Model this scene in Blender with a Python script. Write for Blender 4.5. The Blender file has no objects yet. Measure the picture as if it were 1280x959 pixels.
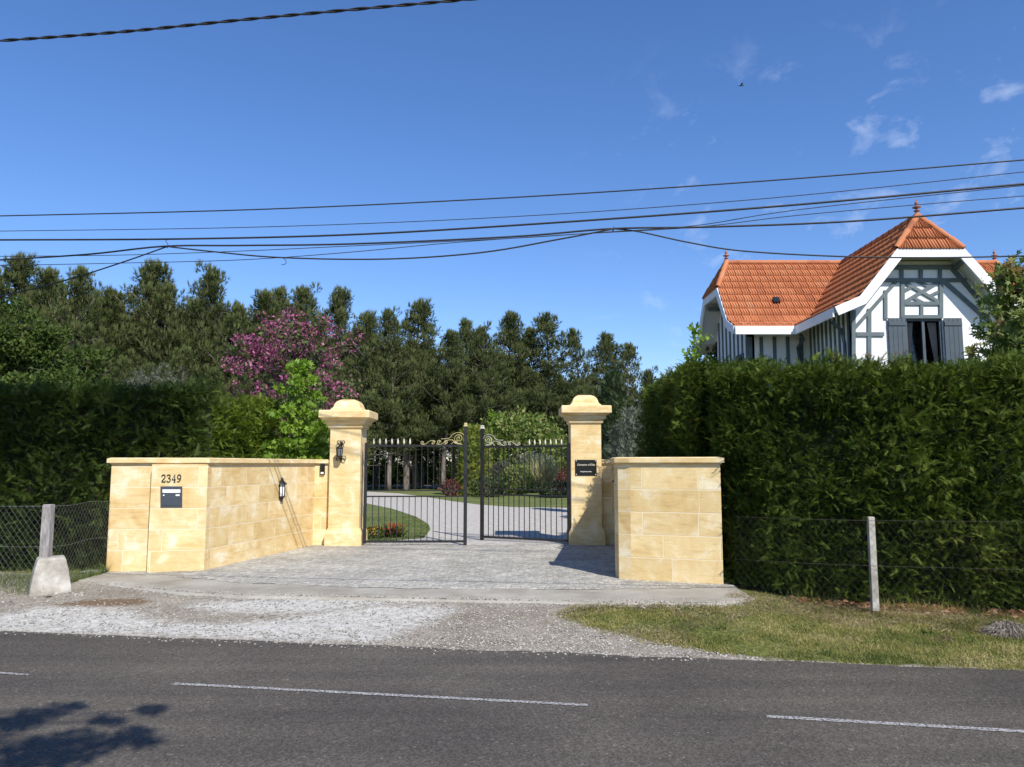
import bpy, math, random
import numpy as np
from mathutils import Vector, Matrix, noise

random.seed(7)
np.random.seed(7)
SC = bpy.context.scene
COL = SC.collection
R = math.radians

# ------------------------------------------------------------------ camera
F = 961.0
PITCH = R(6.03)
EYE = 1.63
cam_d = bpy.data.cameras.new('camera')
cam = bpy.data.objects.new('camera', cam_d)
COL.objects.link(cam)
cam.location = (0, 0, EYE)
cam.rotation_euler = (R(90) + PITCH, 0, 0)
cam_d.sensor_width = 36
cam_d.lens = 36 * F / 1280
cam_d.clip_end = 3000
cam_d.clip_start = 0.05
SC.camera = cam

# ------------------------------------------------------------------ sky, sun, exposure
SUN = Vector((0.886, -1.58, 1.75)).normalized()      # towards the sun
sun_el = math.asin(SUN.z)
sun_az = math.atan2(SUN.x, SUN.y)
world = bpy.data.worlds.new('World')
SC.world = world
world.use_nodes = True
wn = world.node_tree.nodes
wl = world.node_tree.links
bg = wn['Background']
sky = wn.new('ShaderNodeTexSky')
sky.sky_type = 'NISHITA'
sky.sun_disc = False
sky.sun_elevation = sun_el
sky.sun_rotation = sun_az
sky.altitude = 50
sky.air_density = 1.0
sky.dust_density = 0.15
sky.ozone_density = 3.2
bg.inputs['Strength'].default_value = 0.128
tc = wn.new('ShaderNodeTexCoord')
mp = wn.new('ShaderNodeMapping')
mp.inputs['Scale'].default_value = (9, 5, 13)
mp.inputs['Location'].default_value = (0.9, 0.3, 1.45)
nz = wn.new('ShaderNodeTexNoise')
nz.inputs['Scale'].default_value = 1.9
nz.inputs['Detail'].default_value = 7
nz.inputs['Roughness'].default_value = 0.6
nz.inputs['Distortion'].default_value = 0.35
rp = wn.new('ShaderNodeValToRGB')
rp.color_ramp.elements[0].position = 0.575
rp.color_ramp.elements[0].color = (0, 0, 0, 1)
rp.color_ramp.elements[1].position = 0.78
rp.color_ramp.elements[1].color = (1, 1, 1, 1)
sep = wn.new('ShaderNodeSeparateXYZ')
mr = wn.new('ShaderNodeMapRange')
mr.inputs['From Min'].default_value = 0.06
mr.inputs['From Max'].default_value = 0.30
ml = wn.new('ShaderNodeMath'); ml.operation = 'MULTIPLY'
mr2 = wn.new('ShaderNodeMapRange')
mr2.inputs['From Min'].default_value = 0.50
mr2.inputs['From Max'].default_value = 0.38
ml2 = wn.new('ShaderNodeMath'); ml2.operation = 'MULTIPLY'
ml3 = wn.new('ShaderNodeMath'); ml3.operation = 'MULTIPLY'; ml3.inputs[1].default_value = 0.36
mx = wn.new('ShaderNodeMixRGB')
mx.inputs[2].default_value = (5.6, 6.2, 7.4, 1)
wl.new(tc.outputs['Generated'], mp.inputs[0]); wl.new(mp.outputs[0], nz.inputs[0]); wl.new(nz.outputs[0], rp.inputs[0])
wl.new(tc.outputs['Generated'], sep.inputs[0]); wl.new(sep.outputs[0], mr.inputs[0]); wl.new(sep.outputs[2], mr2.inputs[0])
wl.new(rp.outputs[0], ml.inputs[0]); wl.new(mr.outputs[0], ml.inputs[1])
wl.new(ml.outputs[0], ml2.inputs[0]); wl.new(mr2.outputs[0], ml2.inputs[1]); wl.new(ml2.outputs[0], ml3.inputs[0])
wl.new(ml3.outputs[0], mx.inputs[0])
hs = wn.new('ShaderNodeHueSaturation'); hs.inputs['Saturation'].default_value = 1.16
wl.new(sky.outputs[0], hs.inputs['Color'])
tn = wn.new('ShaderNodeMixRGB'); tn.blend_type = 'MULTIPLY'; tn.inputs[0].default_value = 1; tn.inputs[2].default_value = (.88, .89, 1.05, 1)
wl.new(hs.outputs[0], tn.inputs[1]); wl.new(tn.outputs[0], mx.inputs[1]); wl.new(mx.outputs[0], bg.inputs[0])

sun_d = bpy.data.lights.new('sun', 'SUN')
sun_d.energy = 4.7
sun_d.angle = R(0.53)
sun_d.color = (1.0, 0.955, 0.88)
sun = bpy.data.objects.new('sun', sun_d)
COL.objects.link(sun)
sun.location = (5, -9, 12)
sun.rotation_euler = (-SUN).to_track_quat('-Z', 'Y').to_euler()
SC.view_settings.view_transform = 'Standard'
SC.view_settings.look = 'None'
SC.view_settings.gamma = 1
SC.view_settings.use_curve_mapping = False
SC.view_settings.exposure = 0.38
SC.render.engine = 'CYCLES'
SC.cycles.max_bounces = 6
SC.cycles.transparent_max_bounces = 12

# ------------------------------------------------------------------ helpers
CP, SP = math.cos(PITCH), math.sin(PITCH)

def P(px, py, Y):
    """world point at depth Y measured on the photograph"""
    u = (px - 640) / F; v = (479.5 - py) / F
    t = Y / (CP - v * SP)
    return Vector((u * t, Y, EYE + t * (SP + v * CP)))

def G(px, py, z=0.0):
    """ground point measured on the photograph"""
    u = (px - 640) / F; v = (479.5 - py) / F
    t = (z - EYE) / (SP + v * CP)
    return Vector((u * t, t * (CP - v * SP), z))

def tag(o, label=None, cat=None, group=None, kind=None):
    if label: o['label'] = label
    if cat: o['category'] = cat
    if group: o['group'] = group
    if kind: o['kind'] = kind
    return o

def empty(name, loc=(0, 0, 0), label=None, cat=None, group=None, rz=0):
    o = bpy.data.objects.new(name, None)
    COL.objects.link(o)
    o.location = loc
    o.rotation_euler = (0, 0, rz)
    o.empty_display_size = 0.2
    return tag(o, label, cat, group)

class MB:
    def __init__(s):
        s.v = []; s.f = []; s.sm = []
    def add(s, vs, fs, smooth=False):
        n = len(s.v)
        s.v += [tuple(p) for p in vs]
        s.f += [tuple(i + n for i in f) for f in fs]
        s.sm += [smooth] * len(fs)
    def box(s, c, size, rz=0, M=None):
        hx, hy, hz = size[0] / 2, size[1] / 2, size[2] / 2
        pts = [Vector((x, y, z)) for x in (-hx, hx) for y in (-hy, hy) for z in (-hz, hz)]
        Rm = M if M is not None else Matrix.Rotation(rz, 3, 'Z')
        pts = [Rm @ p + Vector(c) for p in pts]
        s.add(pts, [(0, 1, 3, 2), (4, 6, 7, 5), (0, 4, 5, 1), (2, 3, 7, 6), (0, 2, 6, 4), (1, 5, 7, 3)])
    def prism(s, poly, z0, z1):
        n = len(poly)
        a = sum(poly[i][0] * poly[(i + 1) % n][1] - poly[(i + 1) % n][0] * poly[i][1] for i in range(n))
        if a < 0: poly = poly[::-1]
        vs = [(p[0], p[1], z0) for p in poly] + [(p[0], p[1], z1) for p in poly]
        fs = [tuple(range(n))[::-1], tuple(range(n, 2 * n))]
        fs += [(i, (i + 1) % n, n + (i + 1) % n, n + i) for i in range(n)]
        s.add(vs, fs)
    def plate(s, pts, nrm, th):
        """polygon extruded backwards along -nrm"""
        nrm = Vector(nrm).normalized()
        n = len(pts)
        pts = [Vector(p) for p in pts]
        c = sum(((pts[i] - pts[0]).cross(pts[(i + 1) % n] - pts[0]) for i in range(n)), Vector())
        if c.dot(nrm) < 0: pts = pts[::-1]
        vs = pts + [p - nrm * th for p in pts]
        fs = [tuple(range(n)), tuple(range(n, 2 * n))[::-1]]
        fs += [(i, n + i, n + (i + 1) % n, (i + 1) % n) for i in range(n)]
        s.add(vs, fs)
    def bar(s, a, b, w, h, up=(0, 0, 1)):
        a = Vector(a); b = Vector(b)
        d = (b - a); L = d.length
        if L < 1e-6: return
        d.normalize()
        up = Vector(up)
        if abs(d.dot(up)) > 0.99: up = Vector((0, 1, 0))
        sd = d.cross(up).normalized(); up2 = sd.cross(d).normalized()
        M = Matrix((sd, d, up2)).transposed()
        s.box((a + b) / 2, (w, L, h), M=M)
    def tube(s, pts, r, n=6, caps=True, smooth=True):
        pts = [Vector(p) for p in pts]
        m = len(pts)
        rr = r if hasattr(r, '__len__') else [r] * m
        T = []
        for i in range(m):
            t = (pts[min(i + 1, m - 1)] - pts[max(i - 1, 0)])
            T.append(t.normalized() if t.length > 1e-9 else Vector((0, 0, 1)))
        ref = Vector((0, 0, 1)) if abs(T[0].z) < 0.9 else Vector((1, 0, 0))
        N = T[0].cross(ref).normalized()
        vs = []
        for i in range(m):
            N = (N - T[i] * N.dot(T[i]))
            N = N.normalized() if N.length > 1e-6 else T[i].orthogonal().normalized()
            B = T[i].cross(N)
            for k in range(n):
                a = 2 * math.pi * k / n
                vs.append(pts[i] + (N * math.cos(a) + B * math.sin(a)) * rr[i])
        fs = [(i * n + k, i * n + (k + 1) % n, (i + 1) * n + (k + 1) % n, (i + 1) * n + k) for i in range(m - 1) for k in range(n)]
        if caps:
            fs += [tuple(range(n))[::-1], tuple(range((m - 1) * n, m * n))]
        s.add(vs, fs, smooth)
    def lathe(s, prof, c, n=12, smooth=True):
        c = Vector(c); vs = []
        for r, z in prof:
            for k in range(n):
                a = 2 * math.pi * k / n
                vs.append(c + Vector((r * math.cos(a), r * math.sin(a), z)))
        m = len(prof)
        fs = [(i * n + k, i * n + (k + 1) % n, (i + 1) * n + (k + 1) % n, (i + 1) * n + k) for i in range(m - 1) for k in range(n)]
        s.add(vs, fs + [tuple(range(n))[::-1], tuple(range((m - 1) * n, m * n))], smooth)
    def square_lathe(s, prof, c, rz=0):
        """square plan: half-widths (hx, z)"""
        c = Vector(c); vs = []
        Rm = Matrix.Rotation(rz, 3, 'Z')
        for hw, z in prof:
            for sx, sy in ((-1, -1), (1, -1), (1, 1), (-1, 1)):
                vs.append(c + Rm @ Vector((sx * hw, sy * hw, z)))
        m = len(prof)
        fs = [(i * 4 + k, i * 4 + (k + 1) % 4, (i + 1) * 4 + (k + 1) % 4, (i + 1) * 4 + k) for i in range(m - 1) for k in range(4)]
        s.add(vs, fs + [(3, 2, 1, 0), tuple(range((m - 1) * 4, m * 4))])
    def build(s, name, mat, parent=None, uv=False, bevel=0, rel=True, origin=None):
        me = bpy.data.meshes.new(name)
        me.from_pydata(s.v, [], s.f)
        me.polygons.foreach_set('use_smooth', s.sm)
        me.materials.append(mat)
        if uv: boxuv(me)
        o = bpy.data.objects.new(name, me)
        COL.objects.link(o)
        if parent is not None:
            o.parent = parent
            if rel: me.transform(Matrix.Translation(-wloc(parent)))
        elif origin is not None:
            me.transform(Matrix.Translation(-Vector(origin))); o.location = origin
        if bevel:
            b = o.modifiers.new('bevel', 'BEVEL'); b.width = bevel; b.segments = 2; b.limit_method = 'ANGLE'
        return o

def wloc(o):
    v = Vector((0, 0, 0))
    while o is not None:
        v += Vector(o.location); o = o.parent
    return v

def boxuv(me):
    uvl = me.uv_layers.new(name='UVMap')
    for p in me.polygons:
        n = p.normal
        if abs(n.z) > 0.75:
            for li in p.loop_indices:
                co = me.vertices[me.loops[li].vertex_index].co
                uvl.data[li].uv = (co.x, co.y)
        else:
            t = Vector((-n.y, n.x, 0)).normalized()
            for li in p.loop_indices:
                co = me.vertices[me.loops[li].vertex_index].co
                uvl.data[li].uv = (co.dot(t), co.z)

def npmesh(name, V, Fc, mat, tint=None, parent=None, smooth=False, rel=True):
    """V (n,3) float, Fc (m,k) int"""
    me = bpy.data.meshes.new(name)
    n = len(V); m, k = Fc.shape
    me.vertices.add(n); me.vertices.foreach_set('co', np.ascontiguousarray(V, dtype=np.float32).ravel())
    me.loops.add(m * k); me.loops.foreach_set('vertex_index', np.ascontiguousarray(Fc, dtype=np.int32).ravel())
    me.polygons.add(m)
    me.polygons.foreach_set('loop_start', np.arange(0, m * k, k, dtype=np.int32))
    try: me.polygons.foreach_set('loop_total', np.full(m, k, dtype=np.int32))
    except Exception: pass
    me.update(calc_edges=True)
    if tint is not None:
        at = me.attributes.new('tint', 'FLOAT', 'POINT')
        at.data.foreach_set('value', np.ascontiguousarray(tint, dtype=np.float32))
    if smooth:
        me.polygons.foreach_set('use_smooth', np.ones(m, dtype=bool))
    me.materials.append(mat)
    o = bpy.data.objects.new(name, me)
    COL.objects.link(o)
    if parent is not None:
        o.parent = parent
        if rel: me.transform(Matrix.Translation(-wloc(parent)))
    return o

def frames(D, roll=None):
    """rotation matrices (N,3,3) whose z axis follows D"""
    N = len(D)
    D = D / np.linalg.norm(D, axis=1, keepdims=True)
    ref = np.random.normal(size=(N, 3)) if roll is None else roll
    X = np.cross(ref, D); X /= np.linalg.norm(X, axis=1, keepdims=True) + 1e-9
    Yv = np.cross(D, X)
    return np.stack([X, Yv, D], axis=2)

def scatter(tv, tf, Rm, S, T, tint):
    """template verts (k,3) -> big arrays"""
    N = len(T); k = len(tv)
    V = np.einsum('nij,kj->nki', Rm, tv) * S[:, None, None] + T[:, None, :]
    Fc = tf[None, :, :] + (np.arange(N) * k)[:, None, None]
    return V.reshape(-1, 3), Fc.reshape(-1, tf.shape[1]), np.repeat(tint, k)

# leaf templates -------------------------------------------------------------
def t_fan(n, spread, w, droop=0.2, jit=0.25, seed=0):
    rs = random.Random(seed); v = []; f = []
    for i in range(n):
        a = -spread + 2 * spread * i / (n - 1) + rs.uniform(-.1, .1)
        L = (1 - 0.45 * abs(a) / spread) * rs.uniform(1 - jit, 1)
        d = Vector((math.sin(a), 0, math.cos(a))); s = Vector((d.z, 0, -d.x))
        b = d * 0.28 * (i % 2 + .3)
        yy = rs.uniform(-.12, .12)
        q = len(v)
        v += [tuple(b - s * w * .5), tuple(b + s * w * .5), tuple(b + d * L * .9 + Vector((0, yy + droop * L * .6, -droop * L * .3)))]
        f.append((q, q + 1, q + 2))
    return np.array(v), np.array(f)

def t_tuft(n, w, cone, seed=0):
    rs = random.Random(seed); v = []; f = []
    for i in range(n):
        a = rs.uniform(0, 6.283); c = rs.uniform(.1, cone)
        d = Vector((math.sin(c) * math.cos(a), math.sin(c) * math.sin(a), math.cos(c)))
        s = d.orthogonal().normalized(); s.rotate(Matrix.Rotation(rs.uniform(0, 3.14), 3, d))
        q = len(v); L = rs.uniform(.7, 1)
        v += [tuple(-s * w * .5), tuple(s * w * .5), tuple(d * L)]
        f.append((q, q + 1, q + 2))
    return np.array(v), np.array(f)

def t_feather(n, ang, L1, w, seed=0, droop=.25):
    """flat frond: alternate narrow leaflets on a curved stem"""
    rs = random.Random(seed); v = []; f = []
    def st(t): return Vector((.10 * math.sin(t * 2.2 + seed), -droop * t * t, t))
    for i in range(n):
        t = .06 + .9 * i / n; s = 1 if i % 2 else -1
        a = ang * rs.uniform(.75, 1.2) * s; L = L1 * (1 - .6 * t) * rs.uniform(.7, 1.15)
        d = Vector((math.sin(a), rs.uniform(-.15, .15) - .15, math.cos(a))); sd = Vector((d.z, 0, -d.x)).normalized() * w * .5
        b = st(t); q = len(v)
        v += [tuple(b - sd), tuple(b + sd), tuple(b + d * L)]; f.append((q, q + 1, q + 2))
    q = len(v); b = st(.7); v += [tuple(b + Vector((-w * .4, 0, 0))), tuple(b + Vector((w * .4, 0, 0))), tuple(st(1.08))]; f.append((q, q + 1, q + 2))
    return np.array(v), np.array(f)
T_LEAF = (np.array([(0, 0, 0), (-.32, .06, .45), (0, -.02, 1), (.32, .06, .45)]), np.array([(0, 1, 2), (0, 2, 3)]))
def t_star():
    v = []; f = []
    for i in range(5):
        a = R(-100 + 50 * i); d = Vector((math.sin(a), 0, math.cos(a))); s = Vector((d.z, 0, -d.x))
        q = len(v)
        L = (.55, .8, 1.0, .8, .55)[i]
        v += [tuple(-s * .02), tuple(d * L * .45 - s * .17), tuple(d * L + Vector((0, -.1, 0))), tuple(d * L * .45 + s * .17)]
        f += [(q, q + 1, q + 2), (q, q + 2, q + 3)]
    return np.array(v), np.array(f)
T_STAR = t_star()

# ------------------------------------------------------------------ materials
def nodes_of(m):
    m.use_nodes = True
    return m.node_tree.nodes, m.node_tree.links, m.node_tree.nodes['Principled BSDF']

def ramp(nt, pts, interp='LINEAR'):
    r = nt.new('ShaderNodeValToRGB'); e = r.color_ramp.elements
    r.color_ramp.interpolation = interp
    while len(e) > 1: e.remove(e[-1])
    e[0].position = pts[0][0]; e[0].color = (*pts[0][1], 1)
    for p, c in pts[1:]:
        k = e.new(p); k.color = (*c, 1)
    return r

def pmat(name, cols, scale=8, rough=.7, bump=.2, bscale=None, metal=0, detail=6, spec=.4, bdist=.01, stretch=None, coord='Object'):
    """noise-coloured surface; cols: 2..4 colours spread over the noise range"""
    m = bpy.data.materials.new(name); n, l, b = nodes_of(m)
    tc = n.new('ShaderNodeTexCoord'); src = tc.outputs[coord]
    if stretch:
        mp = n.new('ShaderNodeMapping'); mp.inputs['Scale'].default_value = stretch
        l.new(src, mp.inputs[0]); src = mp.outputs[0]
    nz = n.new('ShaderNodeTexNoise'); nz.inputs['Scale'].default_value = scale; nz.inputs['Detail'].default_value = detail
    nz.inputs['Roughness'].default_value = .62
    l.new(src, nz.inputs[0])
    k = len(cols)
    rp = ramp(n, [(0.33 + 0.34 * i / max(1, k - 1), c) for i, c in enumerate(cols)])
    l.new(nz.outputs[0], rp.inputs[0]); l.new(rp.outputs[0], b.inputs['Base Color'])
    b.inputs['Roughness'].default_value = rough; b.inputs['Metallic'].default_value = metal
    b.inputs['Specular IOR Level'].default_value = spec
    if bump:
        nb = n.new('ShaderNodeTexNoise'); nb.inputs['Scale'].default_value = bscale or scale * 4; nb.inputs['Detail'].default_value = 5
        l.new(src, nb.inputs[0])
        bp = n.new('ShaderNodeBump'); bp.inputs['Strength'].default_value = bump; bp.inputs['Distance'].default_value = bdist
        l.new(nb.outputs[0], bp.inputs['Height']); l.new(bp.outputs[0], b.inputs['Normal'])
    return m

def leafmat(name, cols, trans=.3, rough=.55, spec=.35):
    """cols along the per-leaf tint; part of the light passes through"""
    m = bpy.data.materials.new(name); n, l, b = nodes_of(m)
    at = n.new('ShaderNodeAttribute'); at.attribute_name = 'tint'
    k = len(cols)
    rp = ramp(n, [(i / (k - 1), c) for i, c in enumerate(cols)])
    l.new(at.outputs['Fac'], rp.inputs[0]); l.new(rp.outputs[0], b.inputs['Base Color'])
    b.inputs['Roughness'].default_value = rough; b.inputs['Specular IOR Level'].default_value = spec
    tr = n.new('ShaderNodeBsdfTranslucent'); mxs = n.new('ShaderNodeMixShader')
    hs = n.new('ShaderNodeHueSaturation'); hs.inputs['Value'].default_value = 1.3; hs.inputs['Saturation'].default_value = 1.1
    l.new(rp.outputs[0], hs.inputs['Color']); l.new(hs.outputs[0], tr.inputs[0])
    mxs.inputs[0].default_value = trans
    l.new(b.outputs[0], mxs.inputs[1]); l.new(tr.outputs[0], mxs.inputs[2])
    l.new(mxs.outputs[0], n['Material Output'].inputs[0])
    return m

def stonemat(name, bw=.78, bh=.32, off=0.0, blend=1.0):
    m = bpy.data.materials.new(name); n, l, b = nodes_of(m)
    tc = n.new('ShaderNodeTexCoord')
    mp = n.new('ShaderNodeMapping'); mp.inputs['Location'].default_value = (off, 0, 0)
    l.new(tc.outputs['UV'], mp.inputs[0])
    br = n.new('ShaderNodeTexBrick')
    br.inputs['Scale'].default_value = 1; br.inputs['Brick Width'].default_value = bw; br.inputs['Row Height'].default_value = bh
    br.inputs['Mortar Size'].default_value = .0065; br.inputs['Mortar Smooth'].default_value = .35; br.inputs['Bias'].default_value = -.1
    br.offset = .37; br.squash = 1.35; br.squash_frequency = 3
    br.inputs['Color1'].default_value = (.0, .0, .0, 1); br.inputs['Color2'].default_value = (1, 1, 1, 1)
    br.inputs['Mortar'].default_value = (.5, .5, .5, 1)
    l.new(mp.outputs[0], br.inputs[0])
    # per block offset of the weathering
    addv = n.new('ShaderNodeVectorMath'); addv.operation = 'MULTIPLY_ADD'
    addv.inputs[1].default_value = (1, 1, 1)
    sc = n.new('ShaderNodeVectorMath'); sc.operation = 'SCALE'; sc.inputs['Scale'].default_value = 7
    l.new(br.outputs['Color'], sc.inputs[0]); l.new(mp.outputs[0], addv.inputs[0]); l.new(sc.outputs[0], addv.inputs[2])
    n1 = n.new('ShaderNodeTexNoise'); n1.inputs['Scale'].default_value = 2.6; n1.inputs['Detail'].default_value = 7; n1.inputs['Roughness'].default_value = .6
    n1.inputs['Distortion'].default_value = .5
    l.new(addv.outputs[0], n1.inputs[0])
    mstr = n.new('ShaderNodeMapping'); mstr.inputs['Scale'].default_value = (1.1, 7, 1)
    l.new(addv.outputs[0], mstr.inputs[0])
    n2 = n.new('ShaderNodeTexNoise'); n2.inputs['Scale'].default_value = 2.5; n2.inputs['Detail'].default_value = 6; n2.inputs['Distortion'].default_value = .8
    l.new(mstr.outputs[0], n2.inputs[0])
    r1 = ramp(n, [(.28, (.56, .39, .17)), (.42, (.655, .49, .245)), (.55, (.70, .555, .305)), (.68, (.76, .68, .50))])
    l.new(n1.outputs[0], r1.inputs[0])
    r2 = ramp(n, [(.34, (.84, .77, .64)), (.47, (1, 1, 1)), (.66, (1.05, 1.03, 1.0))])
    l.new(n2.outputs[0], r2.inputs[0])
    mu = n.new('ShaderNodeMixRGB'); mu.blend_type = 'MULTIPLY'; mu.inputs[0].default_value = .6
    l.new(r1.outputs[0], mu.inputs[1]); l.new(r2.outputs[0], mu.inputs[2])
    # block tone
    r3 = ramp(n, [(0, (.90, .86, .78)), (.3, (.97, .95, .93)), (.65, (1.04, 1.04, 1.04)), (.85, (1.0, .98, .94)), (1, (.99, .90, .74))])
    l.new(br.outputs['Color'], r3.inputs[0])
    mu2 = n.new('ShaderNodeMixRGB'); mu2.blend_type = 'MULTIPLY'; mu2.inputs[0].default_value = blend
    l.new(mu.outputs[0], mu2.inputs[1]); l.new(r3.outputs[0], mu2.inputs[2])
    # pale joints
    mj = n.new('ShaderNodeMixRGB'); mj.inputs[2].default_value = (.78, .70, .54, 1)
    fj = n.new('ShaderNodeMath'); fj.operation = 'MULTIPLY'; fj.inputs[1].default_value = .6 * blend
    l.new(br.outputs['Fac'], fj.inputs[0]); l.new(fj.outputs[0], mj.inputs[0]); l.new(mu2.outputs[0], mj.inputs[1])
    l.new(mj.outputs[0], b.inputs['Base Color'])
    vp = n.new('ShaderNodeTexVoronoi'); vp.inputs['Scale'].default_value = 16; l.new(addv.outputs[0], vp.inputs[0])
    rpit = ramp(n, [(.0, (.72, .62, .48)), (.07, (.86, .80, .70)), (.13, (1, 1, 1))]); l.new(vp.outputs['Distance'], rpit.inputs[0])
    mp_ = n.new('ShaderNodeMixRGB'); mp_.blend_type = 'MULTIPLY'; mp_.inputs[0].default_value = .7
    l.new(mj.outputs[0], mp_.inputs[1]); l.new(rpit.outputs[0], mp_.inputs[2]); l.new(mp_.outputs[0], b.inputs['Base Color'])
    b.inputs['Roughness'].default_value = .88; b.inputs['Specular IOR Level'].default_value = .2
    nb = n.new('ShaderNodeTexNoise'); nb.inputs['Scale'].default_value = 40; nb.inputs['Detail'].default_value = 5
    l.new(mp.outputs[0], nb.inputs[0])
    mm = n.new('ShaderNodeMath'); mm.operation = 'MULTIPLY_ADD'; mm.inputs[1].default_value = -1.0 * blend
    l.new(br.outputs['Fac'], mm.inputs[0]); l.new(nb.outputs[0], mm.inputs[2])
    bp = n.new('ShaderNodeBump'); bp.inputs['Strength'].default_value = .55; bp.inputs['Distance'].default_value = .006
    l.new(mm.outputs[0], bp.inputs['Height']); l.new(bp.outputs[0], b.inputs['Normal'])
    return m

M = {}
M['stone'] = stonemat('limestone_blocks')
M['stone2'] = stonemat('limestone_blocks_small', bw=.52, bh=.315, off=.31)
M['stone_plain'] = stonemat('limestone_dressed', bw=5, bh=.62, blend=.35)
M['iron'] = pmat('black_iron', [(.012, .012, .013), (.022, .022, .023)], 20, .45, .05)
M['gold'] = pmat('gilt_paint', [(.50, .40, .16), (.62, .54, .30)], 30, .45, .05, metal=.25)
M['pale_gilt'] = pmat('pale_gilt', [(.50, .46, .36), (.68, .64, .52)], 30, .5, .05)
M['lampglass'] = pmat('frosted_glass', [(.72, .72, .70), (.80, .80, .78)], 10, .25, 0)
M['slate_metal'] = pmat('slate_blue_metal', [(.045, .055, .07), (.055, .065, .082)], 12, .4, .03)
M['steel'] = pmat('brushed_steel', [(.75, .75, .75), (.85, .85, .85)], 12, .35, .03)
M['black'] = pmat('gloss_black', [(.010, .010, .008), (.014, .014, .011)], 8, .3, 0)
M['white'] = pmat('white_paint', [(.74, .75, .76), (.82, .82, .82)], 3, .6, .15, 60)
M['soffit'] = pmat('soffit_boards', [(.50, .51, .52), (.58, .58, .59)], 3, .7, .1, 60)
M['timber'] = pmat('grey_green_timber', [(.085, .115, .125), (.12, .15, .16)], 6, .6, .15, 40)
M['shutter'] = pmat('shutter_paint', [(.05, .068, .085), (.065, .085, .10)], 4, .5, .1, 40)
M['concrete'] = pmat('concrete', [(.24, .22, .18), (.36, .33, .28), (.50, .48, .43)], 5, .9, .5, 50)
M['oldwood'] = pmat('weathered_wood', [(.16, .145, .13), (.27, .25, .235), (.38, .36, .34)], 9, .9, .6, 30, stretch=(5, 5, .7))
M['wire_dark'] = pmat('rusty_wire', [(.045, .038, .03), (.08, .065, .05)], 30, .8, 0)
M['wire'] = pmat('galvanised_wire', [(.16, .16, .155), (.25, .25, .24)], 30, .5, 0, metal=.5)
M['cable'] = pmat('black_cable', [(.02, .02, .022), (.03, .03, .032)], 30, .6, 0)
M['bark'] = pmat('bark', [(.07, .055, .045), (.13, .105, .085), (.20, .17, .14)], 6, .9, .8, 18, stretch=(3, 3, .6))
M['pine_bark'] = pmat('pine_bark', [(.08, .06, .05), (.17, .14, .12), (.26, .22, .20)], 3, .9, .8, 14, stretch=(3, 3, .5))
M['twig'] = pmat('hedge_wood', [(.018, .022, .010), (.03, .036, .016)], 6, .95, .5, 20)
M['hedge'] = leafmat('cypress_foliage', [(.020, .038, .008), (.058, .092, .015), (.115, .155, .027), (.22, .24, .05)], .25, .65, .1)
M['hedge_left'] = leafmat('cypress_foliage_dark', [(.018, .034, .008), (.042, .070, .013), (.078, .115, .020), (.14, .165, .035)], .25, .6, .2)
M['pine'] = leafmat('pine_needles', [(.030, .042, .016), (.072, .092, .032), (.125, .145, .052), (.21, .22, .10)], .22, .7, .08)
M['pine_far'] = M['pine']
M['hedge_sunlit'] = leafmat('cypress_foliage_sunlit', [(.07, .11, .015), (.14, .20, .028), (.22, .29, .045), (.32, .36, .08)], .3, .6, .2)  # brighter copy of the cypress foliage, with sunlight put into the leaf colour
M['judas'] = leafmat('judas_leaves', [(.045, .075, .022), (.09, .13, .035), (.14, .10, .06)], .3)
M['blossom'] = leafmat('judas_blossom', [(.16, .04, .08), (.32, .085, .17), (.48, .19, .30)], .25)
M['gum'] = leafmat('sweetgum_leaves', [(.10, .19, .022), (.20, .32, .035), (.32, .44, .07)], .4)
M['gum_dull'] = leafmat('maple_leaves', [(.07, .12, .025), (.14, .20, .042), (.24, .28, .075), (.24, .15, .06)], .4)
M['broad'] = leafmat('broad_leaves', [(.034, .062, .014), (.070, .108, .022), (.125, .165, .04)], .3, .7, .15)
M['greyleaf'] = leafmat('grey_leaves', [(.07, .08, .055), (.12, .13, .09), (.19, .20, .15)], .2)
M['olive'] = leafmat('silver_leaves', [(.09, .11, .075), (.16, .19, .13), (.26, .29, .22)], .2)
M['goldleaf'] = leafmat('golden_cypress', [(.07, .11, .018), (.16, .20, .03), (.34, .34, .05)], .3)
M['columnar'] = leafmat('dark_cypress', [(.022, .040, .014), (.04, .066, .02), (.07, .10, .03)], .15)
M['straw'] = leafmat('straw', [(.16, .15, .05), (.30, .28, .12), (.46, .42, .22)], .3)
M['redleaf'] = leafmat('red_leaves', [(.07, .025, .02), (.13, .04, .03), (.19, .075, .04)], .25)
M['redflower'] = leafmat('red_flowers', [(.45, .03, .02), (.65, .06, .03)], .2)
M['orangeflower'] = leafmat('orange_flowers', [(.65, .25, .02), (.75, .42, .03)], .2)
M['grass'] = leafmat('verge_grass', [(.085, .11, .022), (.165, .18, .04), (.30, .265, .085), (.42, .35, .16)], .3)
M['lawn_blades'] = leafmat('lawn_blades', [(.06, .10, .02), (.11, .15, .03), (.17, .19, .05)], .3)
M['dry'] = leafmat('dry_fronds', [(.22, .10, .045), (.36, .18, .09), (.46, .30, .18)], .2)
M['stonebits'] = leafmat('gravel_stones', [(.18, .16, .13), (.30, .275, .235), (.46, .44, .39)], 0)
M['glassdark'] = pmat('window_glass', [(.012, .014, .015), (.02, .022, .024)], 3, .08, 0, spec=.6)
M['curtain'] = pmat('curtain', [(.30, .29, .29), (.40, .39, .39)], 3, .8, 0)
M['finial'] = pmat('terracotta_finial', [(.24, .09, .06), (.32, .13, .085)], 8, .7, .3)

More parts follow.
